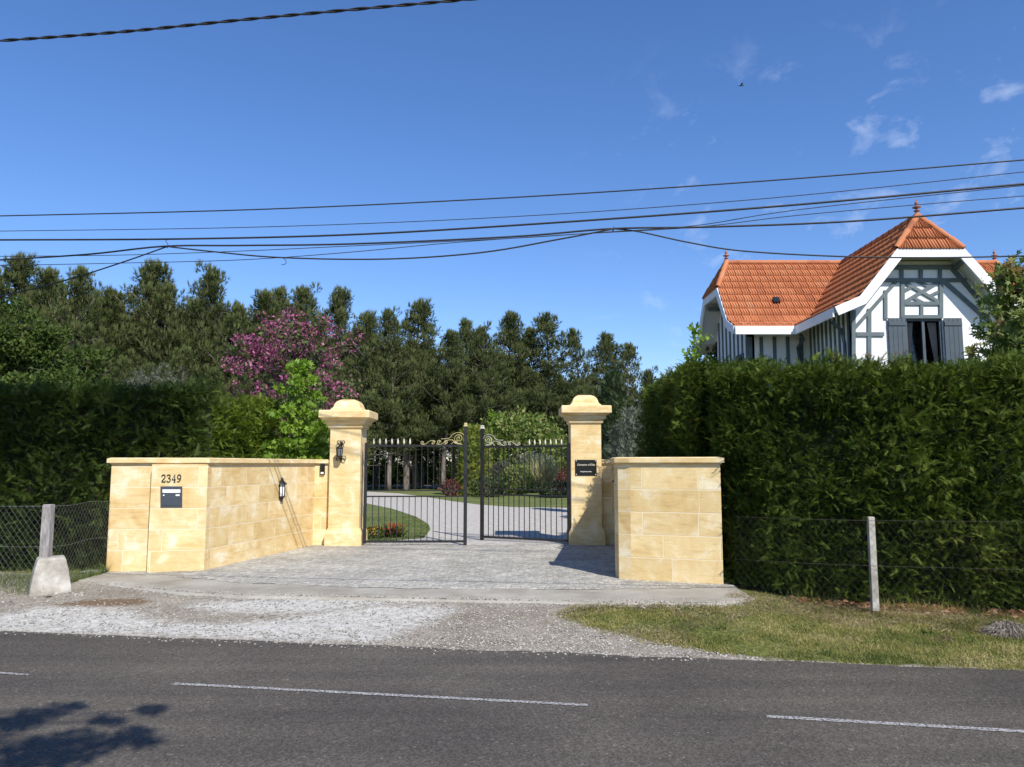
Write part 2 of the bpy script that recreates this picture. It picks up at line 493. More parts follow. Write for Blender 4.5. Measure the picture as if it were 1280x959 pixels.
def attrmat(name, cols, rough=.7, scale=12, mix=.5, bump=.3, bscale=60, spec=.3):
    """tint attribute per tile / region, with noise on top"""
    m = bpy.data.materials.new(name); n, l, b = nodes_of(m)
    at = n.new('ShaderNodeAttribute'); at.attribute_name = 'tint'
    tc = n.new('ShaderNodeTexCoord')
    nz = n.new('ShaderNodeTexNoise'); nz.inputs['Scale'].default_value = scale; nz.inputs['Detail'].default_value = 6
    l.new(tc.outputs['Object'], nz.inputs[0])
    ma = n.new('ShaderNodeMath'); ma.operation = 'SUBTRACT'; ma.inputs[1].default_value = .5
    l.new(nz.outputs[0], ma.inputs[0])
    mb = n.new('ShaderNodeMath'); mb.operation = 'MULTIPLY_ADD'; mb.inputs[1].default_value = mix
    l.new(ma.outputs[0], mb.inputs[0]); l.new(at.outputs['Fac'], mb.inputs[2])
    k = len(cols); rp = ramp(n, [(i / (k - 1), c) for i, c in enumerate(cols)])
    l.new(mb.outputs[0], rp.inputs[0]); l.new(rp.outputs[0], b.inputs['Base Color'])
    b.inputs['Roughness'].default_value = rough; b.inputs['Specular IOR Level'].default_value = spec
    nb = n.new('ShaderNodeTexNoise'); nb.inputs['Scale'].default_value = bscale; nb.inputs['Detail'].default_value = 4
    l.new(tc.outputs['Object'], nb.inputs[0])
    bp = n.new('ShaderNodeBump'); bp.inputs['Strength'].default_value = bump; bp.inputs['Distance'].default_value = .01
    l.new(nb.outputs[0], bp.inputs['Height']); l.new(bp.outputs[0], b.inputs['Normal'])
    return m

M['tile'] = attrmat('roof_tiles', [(.28, .105, .055), (.43, .155, .07), (.49, .19, .088), (.45, .23, .13)], .9, 1.6, .85, .2, 60, .12)

# ================================================================== THE GROUND
RA, RB = 7.445, -0.161            # far edge of the road: Y = RA + RB*x
ZR = -0.12
def edge(x): return RA + RB * x
def sstep(t): t = min(1, max(0, t)); return t * t * (3 - 2 * t)
def gz(x, y):
    # level with the road on the right verge, rising to the driveway elsewhere
    k = sstep((x - 3.12) / .8) * sstep((15 - y) / 3.0)
    return ZR + sstep((y - edge(x)) / 3.1) * (-ZR) * (1 - k)

def gground(px, py):
    z = -0.05
    for _ in range(6):
        p = G(px, py, z); z = gz(p.x, p.y)
    return p

def inpoly(x, y, poly):
    c = False; n = len(poly)
    for i in range(n):
        x1, y1 = poly[i][0], poly[i][1]; x2, y2 = poly[(i + 1) % n][0], poly[(i + 1) % n][1]
        if (y1 > y) != (y2 > y) and x < (x2 - x1) * (y - y1) / (y2 - y1) + x1: c = not c
    return c
def pdist(x, y, poly):
    """signed distance to a polygon, positive inside"""
    best = 1e9; n = len(poly)
    for i in range(n):
        x1, y1 = poly[i][0], poly[i][1]; x2, y2 = poly[(i + 1) % n][0], poly[(i + 1) % n][1]
        dx, dy = x2 - x1, y2 - y1
        t = max(0, min(1, ((x - x1) * dx + (y - y1) * dy) / (dx * dx + dy * dy + 1e-12)))
        best = min(best, math.hypot(x - x1 - t * dx, y - y1 - t * dy))
    return best if inpoly(x, y, poly) else -best
def nse(x, y, s, o=0): return noise.noise(Vector((x * s + o, y * s - o, o * .7)))

def sheet(name, xs, ys, zf, mat, keep=None, tintf=None, smooth=True):
    nx, ny = len(xs), len(ys)
    V = np.array([(x, y, zf(x, y)) for y in ys for x in xs])
    Fc = []
    for j in range(ny - 1):
        for i in range(nx - 1):
            if keep is None or keep((xs[i] + xs[i + 1]) / 2, (ys[j] + ys[j + 1]) / 2):
                a = j * nx + i
                Fc.append((a, a + 1, a + nx + 1, a + nx))
    Fc = np.array(Fc)
    used = np.unique(Fc); mp_ = -np.ones(len(V), dtype=int); mp_[used] = np.arange(len(used))
    V = V[used]; Fc = mp_[Fc]
    tint = np.array([tintf(v[0], v[1]) for v in V]) if tintf else None
    o = npmesh(name, V, Fc, mat, tint, smooth=smooth)
    return o

def lin(a, b, s): return list(np.arange(a, b + s * .5, s))

# terrain
def ground_mat():
    m = bpy.data.materials.new('meadow_soil'); n, l, b = nodes_of(m)
    tc = n.new('ShaderNodeTexCoord')
    n1 = n.new('ShaderNodeTexNoise'); n1.inputs['Scale'].default_value = .8; n1.inputs['Detail'].default_value = 8
    n2 = n.new('ShaderNodeTexNoise'); n2.inputs['Scale'].default_value = 26; n2.inputs['Detail'].default_value = 5
    l.new(tc.outputs['Object'], n1.inputs[0]); l.new(tc.outputs['Object'], n2.inputs[0])
    r1 = ramp(n, [(.35, (.075, .095, .025)), (.5, (.12, .135, .04)), (.65, (.20, .18, .08))])
    r2 = ramp(n, [(.35, (.6, .6, .6)), (.65, (1.35, 1.3, 1.2))])
    l.new(n1.outputs[0], r1.inputs[0]); l.new(n2.outputs[0], r2.inputs[0])
    mu = n.new('ShaderNodeMixRGB'); mu.blend_type = 'MULTIPLY'; mu.inputs[0].default_value = 1
    l.new(r1.outputs[0], mu.inputs[1]); l.new(r2.outputs[0], mu.inputs[2]); l.new(mu.outputs[0], b.inputs['Base Color'])
    b.inputs['Roughness'].default_value = .95; b.inputs['Specular IOR Level'].default_value = .1
    bp = n.new('ShaderNodeBump'); bp.inputs['Strength'].default_value = .6; bp.inputs['Distance'].default_value = .02
    l.new(n2.outputs[0], bp.inputs['Height']); l.new(bp.outputs[0], b.inputs['Normal'])
    return m
M['ground'] = ground_mat()
gx = [-900, -400, -150, -60, -30] + lin(-20, 20, .5) + [30, 60, 150, 400, 900]
gy = [-900, -300, -80, -20, -8] + lin(-4, 22, .25) + [30, 45, 60, 90, 150, 400, 1200]
tag(sheet('ground', gx, gy, lambda x, y: gz(x, y) - .022 + (.012 * nse(x, y, 1.4) if 4 < y < 22 else 0), M['ground']), kind='structure')

# road -------------------------------------------------------------------
def asphalt():
    m = bpy.data.materials.new('asphalt'); n, l, b = nodes_of(m)
    tc = n.new('ShaderNodeTexCoord')
    vo = n.new('ShaderNodeTexVoronoi'); vo.inputs['Scale'].default_value = 75
    v2 = n.new('ShaderNodeTexVoronoi'); v2.inputs['Scale'].default_value = 34
    nb = n.new('ShaderNodeTexNoise'); nb.inputs['Scale'].default_value = .55; nb.inputs['Detail'].default_value = 6
    mps = n.new('ShaderNodeMapping'); mps.inputs['Rotation'].default_value = (0, 0, R(9.1)); mps.inputs['Scale'].default_value = (.25, 2.2, 1)
    ns = n.new('ShaderNodeTexNoise'); ns.inputs['Scale'].default_value = 1.2; ns.inputs['Detail'].default_value = 5
    for q in (vo, v2, nb, mps): l.new(tc.outputs['Object'], q.inputs[0])
    l.new(mps.outputs[0], ns.inputs[0])
    rc = ramp(n, [(0, (.047, .041, .034)), (.45, (.079, .070, .058)), (.74, (.110, .098, .083)), (.9, (.11, .10, .09)), (.98, (.22, .205, .18))])
    wn_ = n.new('ShaderNodeTexWhiteNoise')
    l.new(vo.outputs['Color'], rc.inputs[0])
    rc2 = ramp(n, [(.0, (.9, .9, .9)), (.88, (1, 1, 1)), (.93, (1.5, 1.45, 1.4)), (1, (2.0, 1.95, 1.85))])
    l.new(v2.outputs['Color'], rc2.inputs[0])
    mu = n.new('ShaderNodeMixRGB'); mu.blend_type = 'MULTIPLY'; mu.inputs[0].default_value = .8
    l.new(rc.outputs[0], mu.inputs[1]); l.new(rc2.outputs[0], mu.inputs[2])
    rb = ramp(n, [(.35, (.82, .80, .80)), (.65, (1.18, 1.16, 1.12))]); l.new(nb.outputs[0], rb.inputs[0])
    rs = ramp(n, [(.35, (.85, .85, .86)), (.65, (1.15, 1.14, 1.12))]); l.new(ns.outputs[0], rs.inputs[0])
    m2 = n.new('ShaderNodeMixRGB'); m2.blend_type = 'MULTIPLY'; m2.inputs[0].default_value = 1
    m3 = n.new('ShaderNodeMixRGB'); m3.blend_type = 'MULTIPLY'; m3.inputs[0].default_value = 1
    l.new(mu.outputs[0], m2.inputs[1]); l.new(rb.outputs[0], m2.inputs[2]); l.new(m2.outputs[0], m3.inputs[1]); l.new(rs.outputs[0], m3.inputs[2])
    l.new(m3.outputs[0], b.inputs['Base Color'])
    b.inputs['Roughness'].default_value = .8; b.inputs['Specular IOR Level'].default_value = .3
    bp = n.new('ShaderNodeBump'); bp.inputs['Strength'].default_value = .7; bp.inputs['Distance'].default_value = .004
    l.new(vo.outputs['Distance'], bp.inputs['Height']); l.new(bp.outputs[0], b.inputs['Normal'])
    return m
M['asphalt'] = asphalt()
rd = MB()
# wavy, slightly broken far edge
xs = [-400, -100, -30] + lin(-12, 12, .12) + [30, 100, 400]
far = [(x, edge(x) + (.05 * nse(x, 0, 1.3) + .04 * nse(x, 3, 6) if abs(x) < 13 else 0)) for x in xs]
near = [(x, edge(x) - 4.9) for x in xs]
vs = [(x, y, ZR + .012) for x, y in far] + [(x, y, ZR + .012) for x, y in near] + [(x, y + .05, ZR - .05) for x, y in far]
k = len(xs)
rd.add(vs, [(k + i, k + i + 1, i + 1, i) for i in range(k - 1)] + [(i, i + 1, 2 * k + i + 1, 2 * k + i) for i in range(k - 1)])
tag(rd.build('road', M['asphalt']), kind='structure')
# painted dashes, worn
def paint():
    m = bpy.data.materials.new('worn_road_paint'); n, l, b = nodes_of(m)
    tc = n.new('ShaderNodeTexCoord')
    nz = n.new('ShaderNodeTexNoise'); nz.inputs['Scale'].default_value = 60; nz.inputs['Detail'].default_value = 4
    l.new(tc.outputs['Object'], nz.inputs[0])
    r_ = ramp(n, [(.38, (.07, .066, .062)), (.50, (.26, .25, .24)), (.62, (.42, .41, .39))]); l.new(nz.outputs[0], r_.inputs[0])
    l.new(r_.outputs[0], b.inputs['Base Color']); b.inputs['Roughness'].default_value = .8
    return m
M['paint'] = paint()
zr = ZR + .012
for (a, b_, w) in (((217, 855), (735, 882), .055), ((958, 896), (1420, 923), .06), ((-160, 831), (36, 844), .04)):
    p = G(*a, zr); q = G(*b_, zr)
    d = (q - p).normalized(); s_ = Vector((-d.y, d.x, 0)); L = (q - p).length
    mb = MB(); N = int(L / .05); vs = []
    for i in range(N + 1):
        c = p + d * (L * i / N); e1 = .006 * nse(i, 0, .9, w * 50); e2 = .006 * nse(i, 5, .9, w * 50)
        vs += [tuple(c - s_ * (w / 2 + e1) + Vector((0, 0, .004))), tuple(c + s_ * (w / 2 + e2) + Vector((0, 0, .004)))]
    mb.add(vs, [(2 * i, 2 * i + 2, 2 * i + 3, 2 * i + 1) for i in range(N)])
    tag(mb.build('road_marking', M['paint']), kind='structure')

# gravel verge between the road and the driveway ---------------------------
def Pw(lst): return [tuple(gground(*p)[:2]) for p in lst]
chalk1 = Pw([(-60, 770), (0, 768), (40, 760), (120, 757), (165, 764), (190, 775), (240, 780), (300, 778), (370, 770), (430, 761), (470, 756), (560, 758), (572, 763), (540, 775), (505, 790), (470, 803), (300, 798), (150, 793), (-60, 788)])
chalk2 = Pw([(225, 758), (250, 752), (330, 747), (420, 745), (560, 749), (480, 756), (400, 766), (330, 768), (270, 765)])
rust = Pw([(60, 755), (110, 748), (175, 746), (195, 751), (170, 757), (110, 759)])
grassP = Pw([(690, 766), (720, 757), (800, 751), (900, 750), (912, 742), (1000, 745), (1280, 760), (1500, 770), (1500, 852), (1280, 838), (1100, 832), (960, 825), (870, 812), (800, 800), (740, 786), (700, 774)])
def gravel_mat():
    m = bpy.data.materials.new('gravel'); n, l, b = nodes_of(m)
    tc = n.new('ShaderNodeTexCoord')
    vo = n.new('ShaderNodeTexVoronoi'); vo.inputs['Scale'].default_value = 55
    v2 = n.new('ShaderNodeTexVoronoi'); v2.inputs['Scale'].default_value = 110
    nb = n.new('ShaderNodeTexNoise'); nb.inputs['Scale'].default_value = 1.3; nb.inputs['Detail'].default_value = 8; nb.inputs['Roughness'].default_value = .65
    nf = n.new('ShaderNodeTexNoise'); nf.inputs['Scale'].default_value = 14; nf.inputs['Detail'].default_value = 6
    for q in (vo, v2, nb, nf): l.new(tc.outputs['Object'], q.inputs[0])
    r0 = ramp(n, [(.0, (.17, .148, .122)), (.4, (.25, .225, .185)), (.75, (.32, .29, .245)), (1, (.46, .44, .39))]); l.new(vo.outputs['Color'], r0.inputs[0])
    rb = ramp(n, [(.33, (.78, .73, .67)), (.5, (1, .98, .95)), (.66, (1.22, 1.2, 1.15))]); l.new(nb.outputs[0], rb.inputs[0])
    mu = n.new('ShaderNodeMixRGB'); mu.blend_type = 'MULTIPLY'; mu.inputs[0].default_value = 1
    l.new(r0.outputs[0], mu.inputs[1]); l.new(rb.outputs[0], mu.inputs[2])
    def mask(attr, lo, hi, amp, nzn):
        at = n.new('ShaderNodeAttribute'); at.attribute_name = attr
        a = n.new('ShaderNodeMath'); a.operation = 'SUBTRACT'; a.inputs[1].default_value = .5; l.new(nzn.outputs[0], a.inputs[0])
        c = n.new('ShaderNodeMath'); c.operation = 'MULTIPLY_ADD'; c.inputs[1].default_value = amp; l.new(a.outputs[0], c.inputs[0]); l.new(at.outputs['Fac'], c.inputs[2])
        mr_ = n.new('ShaderNodeMapRange'); mr_.inputs['From Min'].default_value = lo; mr_.inputs['From Max'].default_value = hi; l.new(c.outputs[0], mr_.inputs[0])
        return mr_
    mk = mask('chalk', .25, .85, 1.3, nf)
    mx1 = n.new('ShaderNodeMixRGB'); l.new(mk.outputs[0], mx1.inputs[0]); l.new(mu.outputs[0], mx1.inputs[1])
    rch = ramp(n, [(.3, (.34, .32, .275)), (.5, (.47, .455, .41)), (.7, (.57, .555, .51))]); l.new(nf.outputs[0], rch.inputs[0]); l.new(rch.outputs[0], mx1.inputs[2])
    mk2 = mask('rust', .45, .8, 1.2, nf)
    mx2 = n.new('ShaderNodeMixRGB'); l.new(mk2.outputs[0], mx2.inputs[0]); l.new(mx1.outputs[0], mx2.inputs[1]); mx2.inputs[2].default_value = (.17, .115, .07, 1)
    mk3 = mask('soil', .45, .75, 1.2, nf)
    mx3 = n.new('ShaderNodeMixRGB'); l.new(mk3.outputs[0], mx3.inputs[0]); l.new(mx2.outputs[0], mx3.inputs[1]); mx3.inputs[2].default_value = (.13, .125, .06, 1)
    l.new(mx3.outputs[0], b.inputs['Base Color'])
    b.inputs['Roughness'].default_value = .93; b.inputs['Specular IOR Level'].default_value = .15
    ad = n.new('ShaderNodeMath'); ad.operation = 'ADD'; l.new(vo.outputs['Distance'], ad.inputs[0]); l.new(nf.outputs[0], ad.inputs[1])
    bp = n.new('ShaderNodeBump'); bp.inputs['Strength'].default_value = .8; bp.inputs['Distance'].default_value = .012
    l.new(ad.outputs[0], bp.inputs['Height']); l.new(bp.outputs[0], b.inputs['Normal'])
    return m
M['gravel'] = gravel_mat()
ve = sheet('gravel_verge', lin(-16, 8, .07), lin(5.7, 13, .07), lambda x, y: gz(x, y) - .006 + .010 * nse(x, y, 3) + .006 * nse(x, y, 9), M['gravel'],
           keep=lambda x, y: -.12 < (y - edge(x)) < 3.3 and pdist(x, y, grassP) < .12 + .08 * nse(x, y, 3) and (x < 2.5 or y - edge(x) < .5))
co = np.empty(len(ve.data.vertices) * 3, dtype=np.float32); ve.data.vertices.foreach_get('co', co); co = co.reshape(-1, 3)
def attr(o, name, f):
    at = o.data.attributes.new(name, 'FLOAT', 'POINT')
    at.data.foreach_set('value', np.array([f(float(c[0]), float(c[1])) for c in co], dtype=np.float32))
attr(ve, 'chalk', lambda x, y: max(0, min(1, .5 + max(pdist(x, y, chalk1) * 2.2, pdist(x, y, chalk2) * 2.2 - .1))) if x < 1.5 else 0)
attr(ve, 'rust', lambda x, y: max(0, min(1, .5 + pdist(x, y, rust) * 3)) if x < -2 else 0)
attr(ve, 'soil', lambda x, y: max(0, min(1, max(.5 + pdist(x, y, grassP) * 2.5, .75 - 3 * abs(y - edge(x) - .03) if False else 0, .4 * sstep((-x - 6.2) / 1.0) * sstep((y - edge(x) - 1.2) * 2)))))
tag(ve, kind='structure')

# driveway of setts with its pale concrete edging ------------------------------
slab_front = [G(*p, 0) for p in ((80, 724), (130, 729), (225, 739), (300, 743), (450, 746), (600, 749), (760, 752), (903, 753))]
slab_front.append(Vector((2.98, slab_front[-1].y + .28, 0)))
sett_front = [G(*p, 0) for p in ((118, 716.5), (170, 719), (255, 724), (300, 729), (450, 735), (600, 737), (760, 737), (903, 735))]
def ylin(pts, x):
    if x <= pts[0].x: return pts[0].y
    for a, b_ in zip(pts, pts[1:]):
        if x <= b_.x: return a.y + (b_.y - a.y) * (x - a.x) / (b_.x - a.x)
    return pts[-1].y
def sett_mat(name, c, scale, bumpd):
    m = bpy.data.materials.new(name); n, l, b = nodes_of(m)
    tc = n.new('ShaderNodeTexCoord')
    nd = n.new('ShaderNodeTexNoise'); nd.inputs['Scale'].default_value = 3; l.new(tc.outputs['Object'], nd.inputs[0])
    ad = n.new('ShaderNodeVectorMath'); ad.operation = 'MULTIPLY_ADD'; ad.inputs[1].default_value = (.12, .12, .12)
    l.new(nd.outputs['Color'], ad.inputs[0]); l.new(tc.outputs['Object'], ad.inputs[2])
    vo = n.new('ShaderNodeTexVoronoi'); vo.feature = 'DISTANCE_TO_EDGE'; vo.inputs['Scale'].default_value = scale; vo.inputs['Randomness'].default_value = .55
    vc = n.new('ShaderNodeTexVoronoi'); vc.inputs['Scale'].default_value = scale; vc.inputs['Randomness'].default_value = .55
    nb = n.new('ShaderNodeTexNoise'); nb.inputs['Scale'].default_value = .9; nb.inputs['Detail'].default_value = 8; nb.inputs['Roughness'].default_value = .66
    nf = n.new('ShaderNodeTexNoise'); nf.inputs['Scale'].default_value = 40; nf.inputs['Detail'].default_value = 4
    l.new(ad.outputs[0], vo.inputs[0]); l.new(ad.outputs[0], vc.inputs[0]); l.new(tc.outputs['Object'], nb.inputs[0]); l.new(tc.outputs['Object'], nf.inputs[0])
    rc = ramp(n, [(0, tuple(q * .72 for q in c)), (.5, c), (1, tuple(min(.75, q * 1.3) for q in c))]); l.new(vc.outputs['Color'], rc.inputs[0])
    rj = ramp(n, [(.0, (.78, .76, .73)), (.09, (1, 1, 1))]); l.new(vo.outputs['Distance'], rj.inputs[0])
    rb = ramp(n, [(.33, (.80, .79, .76)), (.5, (1, 1, 1)), (.66, (1.24, 1.23, 1.2))]); l.new(nb.outputs[0], rb.inputs[0])
    rf = ramp(n, [(.35, (.8, .8, .8)), (.65, (1.2, 1.2, 1.2))]); l.new(nf.outputs[0], rf.inputs[0])
    src = rc.outputs[0]
    for q, fac in ((rj, .9), (rb, 1), (rf, .8)):
        mu = n.new('ShaderNodeMixRGB'); mu.blend_type = 'MULTIPLY'; mu.inputs[0].default_value = fac
        l.new(src, mu.inputs[1]); l.new(q.outputs[0], mu.inputs[2]); src = mu.outputs[0]
    l.new(src, b.inputs['Base Color']); b.inputs['Roughness'].default_value = .85; b.inputs['Specular IOR Level'].default_value = .25
    rbm = ramp(n, [(0, (0, 0, 0)), (.2, (1, 1, 1))]); l.new(vo.outputs['Distance'], rbm.inputs[0])
    a2 = n.new('ShaderNodeMath'); a2.operation = 'MULTIPLY_ADD'; a2.inputs[1].default_value = .5; l.new(nf.outputs[0], a2.inputs[0]); l.new(rbm.outputs[0], a2.inputs[2])
    bp = n.new('ShaderNodeBump'); bp.inputs['Strength'].default_value = .9; bp.inputs['Distance'].default_value = bumpd
    l.new(a2.outputs[0], bp.inputs['Height']); l.new(bp.outputs[0], b.inputs['Normal'])
    return m
M['sett'] = sett_mat('grey_setts', (.375, .36, .32), 12, .010)
M['edging'] = pmat('worn_concrete', [(.25, .225, .18), (.32, .295, .245), (.385, .36, .31)], 1.6, .9, .5, 40, detail=10)
WL = lambda y: -4.72 + .2 * (y - 11.9)       # inner face of the left wall
dr = sheet('driveway', lin(-6.6, 3.0, .08), lin(9.9, 16.2, .08), lambda x, y: .004 + .007 * nse(x, y, 1.6) + .004 * nse(x, y, 7), M['sett'],
           keep=lambda x, y: y > ylin(sett_front, x) and (y < 12.2 or -5.2 < x < 2.9) )
tag(dr, kind='structure')
ed = MB()
fr = [p + Vector((0, .035 * nse(p.x, 0, 3), 0)) for p in [slab_front[0].lerp(slab_front[1], t) for t in (0, .5)] + [a.lerp(b_, t) for a, b_ in zip(slab_front[1:], slab_front[2:]) for t in (0, .2, .4, .6, .8)] + [slab_front[-1]]]
vs = []
for p in fr:
    wob = .02 * nse(p.x, 9, 2)
    vs += [(p.x, p.y - .06, gz(p.x, p.y) - .03), (p.x, p.y - .01, -.014), (p.x, p.y + .05, .001), (p.x, max(p.y + .1, ylin(sett_front, p.x) + .12), .001)]
ed.add(vs, [(4 * i + j, 4 * i + 4 + j, 4 * i + 5 + j, 4 * i + 1 + j) for i in range(len(fr) - 1) for j in range(3)])
tag(ed.build('driveway_edging', M['edging']), kind='structure')

# loose stones on the verge ----------------------------------------------
def pebbles(name, pts, smin, smax, lab, parent=None):
    v = np.array([(1, 0, 0), (.3, .8, 0), (-.8, .5, 0), (-.7, -.6, 0), (.4, -.9, 0), (0, 0, .62), (.35, .1, .5)])
    f = np.array([(0, 1, 6), (1, 5, 6), (1, 2, 5), (2, 3, 5), (3, 4, 5), (4, 6, 5), (4, 0, 6)])
    N = len(pts); D = np.tile((0, 0, 1.), (N, 1)) + np.random.normal(0, .15, (N, 3))
    V, Fc, t = scatter(v, f, frames(D), np.random.uniform(smin, smax, N) ** 1, pts, np.random.rand(N))
    return tag(npmesh(name, V, Fc, M['stonebits'], t), lab, 'gravel', kind='stuff')
pts = []
while len(pts) < 9000:
    x = random.uniform(-8, 3.6); y = edge(x) + abs(random.gauss(0, 1.1)) + .0
    if y - edge(x) > 2.1 or pdist(x, y, grassP) > .05: continue
    if x < -1 and random.random() < .55: continue
    pts.append((x, y, gz(x, y) - .004))
for i in range(380):       # and spilled on to the edge of the asphalt
    x = random.uniform(-8, 1.8); pts.append((x, edge(x) - abs(random.gauss(0, .09)), ZR + .012))
for i in range(2600):      # gravel strewn over the lip of the concrete edging
    x = random.uniform(-6.3, 2.9); y = ylin(slab_front, x) + random.gauss(-.02, .10)
    z = .0 if y > ylin(slab_front, x) else gz(x, y) - .004
    pts.append((x, y, z))
pebbles('gravel_stones', np.array(pts), .005, .016, 'loose grey gravel scattered along the roadside apron')

# ------------------------------------------------------------------ beyond the gates
def Pz(lst, z=0.0): return [tuple(G(*p, z)[:2]) for p in lst]
M['lawn'] = pmat('lawn', [(.07, .095, .022), (.11, .135, .032), (.17, .17, .06)], .9, .95, .6, 24, bdist=.03, detail=10)
M['drive_gravel'] = pmat('drive_gravel', [(.33, .30, .265), (.42, .39, .35), (.52, .50, .46)], 6, .95, .6, 60, detail=10)
lw = MB(); lw.add([(-60, 15.9, -.004), (40, 15.9, -.004), (60, 110, -.004), (-90, 110, -.004)], [(0, 1, 2, 3)])
tag(lw.build('lawn', M['lawn']), kind='structure')
drive = [(-3.6, 15.9, 0), (2.6, 15.9, 0)] + [(*q, 0) for q in Pz([(760, 676), (775, 638), (712, 635), (640, 634), (599, 631), (567, 627), (530, 621), (500, 617), (456, 614.5), (400, 612), (300, 611), (200, 613)])] + [(*q, 0) for q in Pz([(200, 622), (300, 623), (400, 624.5), (456, 629), (490, 636), (520, 646), (536, 656), (538, 662), (530, 673)])]
mb = MB(); mb.add([(p[0], p[1], .004) for p in drive], [tuple(range(len(drive)))[::1]])
tag(mb.build('gravel_drive', M['drive_gravel']), kind='structure')
dp = Pz([(380, 606), (467, 604.6), (520, 605), (575, 607), (640, 609), (760, 609), (760, 612), (640, 612), (570, 611.5), (520, 608.5), (380, 609)])
mb = MB(); mb.add([(*p, .008) for p in dp], [tuple(range(len(dp)))])
tag(mb.build('garden_path', M['drive_gravel']), kind='structure')

# ================================================================== STONE WALLS
HW = 1.735
def wall_run(parent, path, th, inside, mat='stone', z1=HW - .10, coping=True):
    pass

def offset_poly(poly, d):
    n = len(poly); out = []
    a = sum(poly[i][0] * poly[(i + 1) % n][1] - poly[(i + 1) % n][0] * poly[i][1] for i in range(n))
    sg = 1 if a > 0 else -1
    for i in range(n):
        p0 = Vector(poly[i - 1]).to_2d(); p1 = Vector(poly[i]).to_2d(); p2 = Vector(poly[(i + 1) % n]).to_2d()
        e1 = (p1 - p0).normalized(); e2 = (p2 - p1).normalized()
        n1 = Vector((e1.y, -e1.x)) * sg; n2 = Vector((e2.y, -e2.x)) * sg
        m_ = (n1 + n2); m_ = m_ / max(.3, m_.dot(n1)) if m_.length > 1e-6 else n1
        out.append(tuple(p1 + m_ * d))
    return out

def stone_wall(name, label, poly, pil_polys, H=HW, small=False):
    c = Vector((sum(p[0] for p in poly) / len(poly), sum(p[1] for p in poly) / len(poly), 0))
    t = empty(name, c, label, 'wall')
    body = MB(); body.prism(poly, -.15, H - .095)
    body.build('wall_body', M['stone2' if small else 'stone'], t, uv=True, bevel=.006)
    cp = MB()
    n = len(poly)
    for d, z0, z1 in ((.018, H - .098, H - .078), (.05, H - .078, H - .012)):
        cp.prism(offset_poly(poly, d), z0, z1)
    # weathered sloping top
    a = offset_poly(poly, .05); b_ = offset_poly(poly, .01)
    ar = sum(a[i][0] * a[(i + 1) % n][1] - a[(i + 1) % n][0] * a[i][1] for i in range(n))
    if ar < 0: a = a[::-1]; b_ = b_[::-1]
    vs = [(*p, H - .012) for p in a] + [(*p, H + .004) for p in b_]
    cp.add(vs, [(i, (i + 1) % n, n + (i + 1) % n, n + i) for i in range(n)] + [tuple(range(n, 2 * n))])
    cp.build('coping', M['stone_plain'], t, uv=True, bevel=.006)
    for pp in pil_polys:
        m_ = MB(); m_.prism(pp, -.15, H - .1)
        m_.build('pilaster', M['stone'], t, uv=True, bevel=.006)
    return t

def g2(px, py): p = G(px, py, 0); return (p.x, p.y)
A = g2(132, 715.2); B = g2(184, 715.6); C = g2(254.5, 713.4)
D = g2(384, 684.2); 
# left wall: street face, then the face along the drive, then a short return to the pillar
dirW = Vector((D[0] - C[0], D[1] - C[1])).normalized()
Yp = G(430, 682.5).y                                   # plane of the pillars' front
E_ = (P(413, 682, Yp + .12).x, Yp + .12)
D2 = (P(391, 682, Yp + .12).x, Yp + .12)
left_poly = [A, C, D2, E_, (E_[0], Yp + .45), (D2[0] - .30, Yp + .45), (C[0] - .42, C[1] + .42), (A[0], A[1] + .42)]
pil = [(B[0], B[1] - .022), (C[0] + .012, C[1] - .022), (C[0] + .03, C[1] + .3), (B[0], B[1] + .1)]
lw_ = stone_wall('stone_wall', 'low limestone wall carrying the house number and letter box, left of the gates', left_poly, [pil])
# plinth course of darker blocks along the drive side comes from the stone itself
A2 = g2(789.5, 725.2); B2 = g2(904.5, 730.8)
Yr = G(733, 681.5).y
in0 = (A2[0] - .165, A2[1] + .10)
inn = (P(772, 600, Yr + .1).x + .02, Yr + .1)
right_poly = [A2, B2, (B2[0] + .05, B2[1] + .42), (A2[0] + .42, A2[1] + .45), (inn[0] + .02, inn[1] + .0), (inn[0] + .02, inn[1] + .35), (1.75, Yr + .45), (1.75, Yr + .1), (inn[0] - .35, inn[1]), (inn[0] - .35, inn[1])]
right_poly = [A2, B2, (B2[0] + .05, B2[1] + .42), (in0[0] + .62, A2[1] + .55), (inn[0] + .35, inn[1] + .38), (1.72, Yr + .48), (1.72, Yr + .1), (inn[0], inn[1]), (in0[0] + .09, in0[1] + .42), (in0[0], in0[1] + .40), in0]
rw_ = stone_wall('stone_wall', 'low limestone wall in front of the tall hedge, right of the gates', right_poly, [])

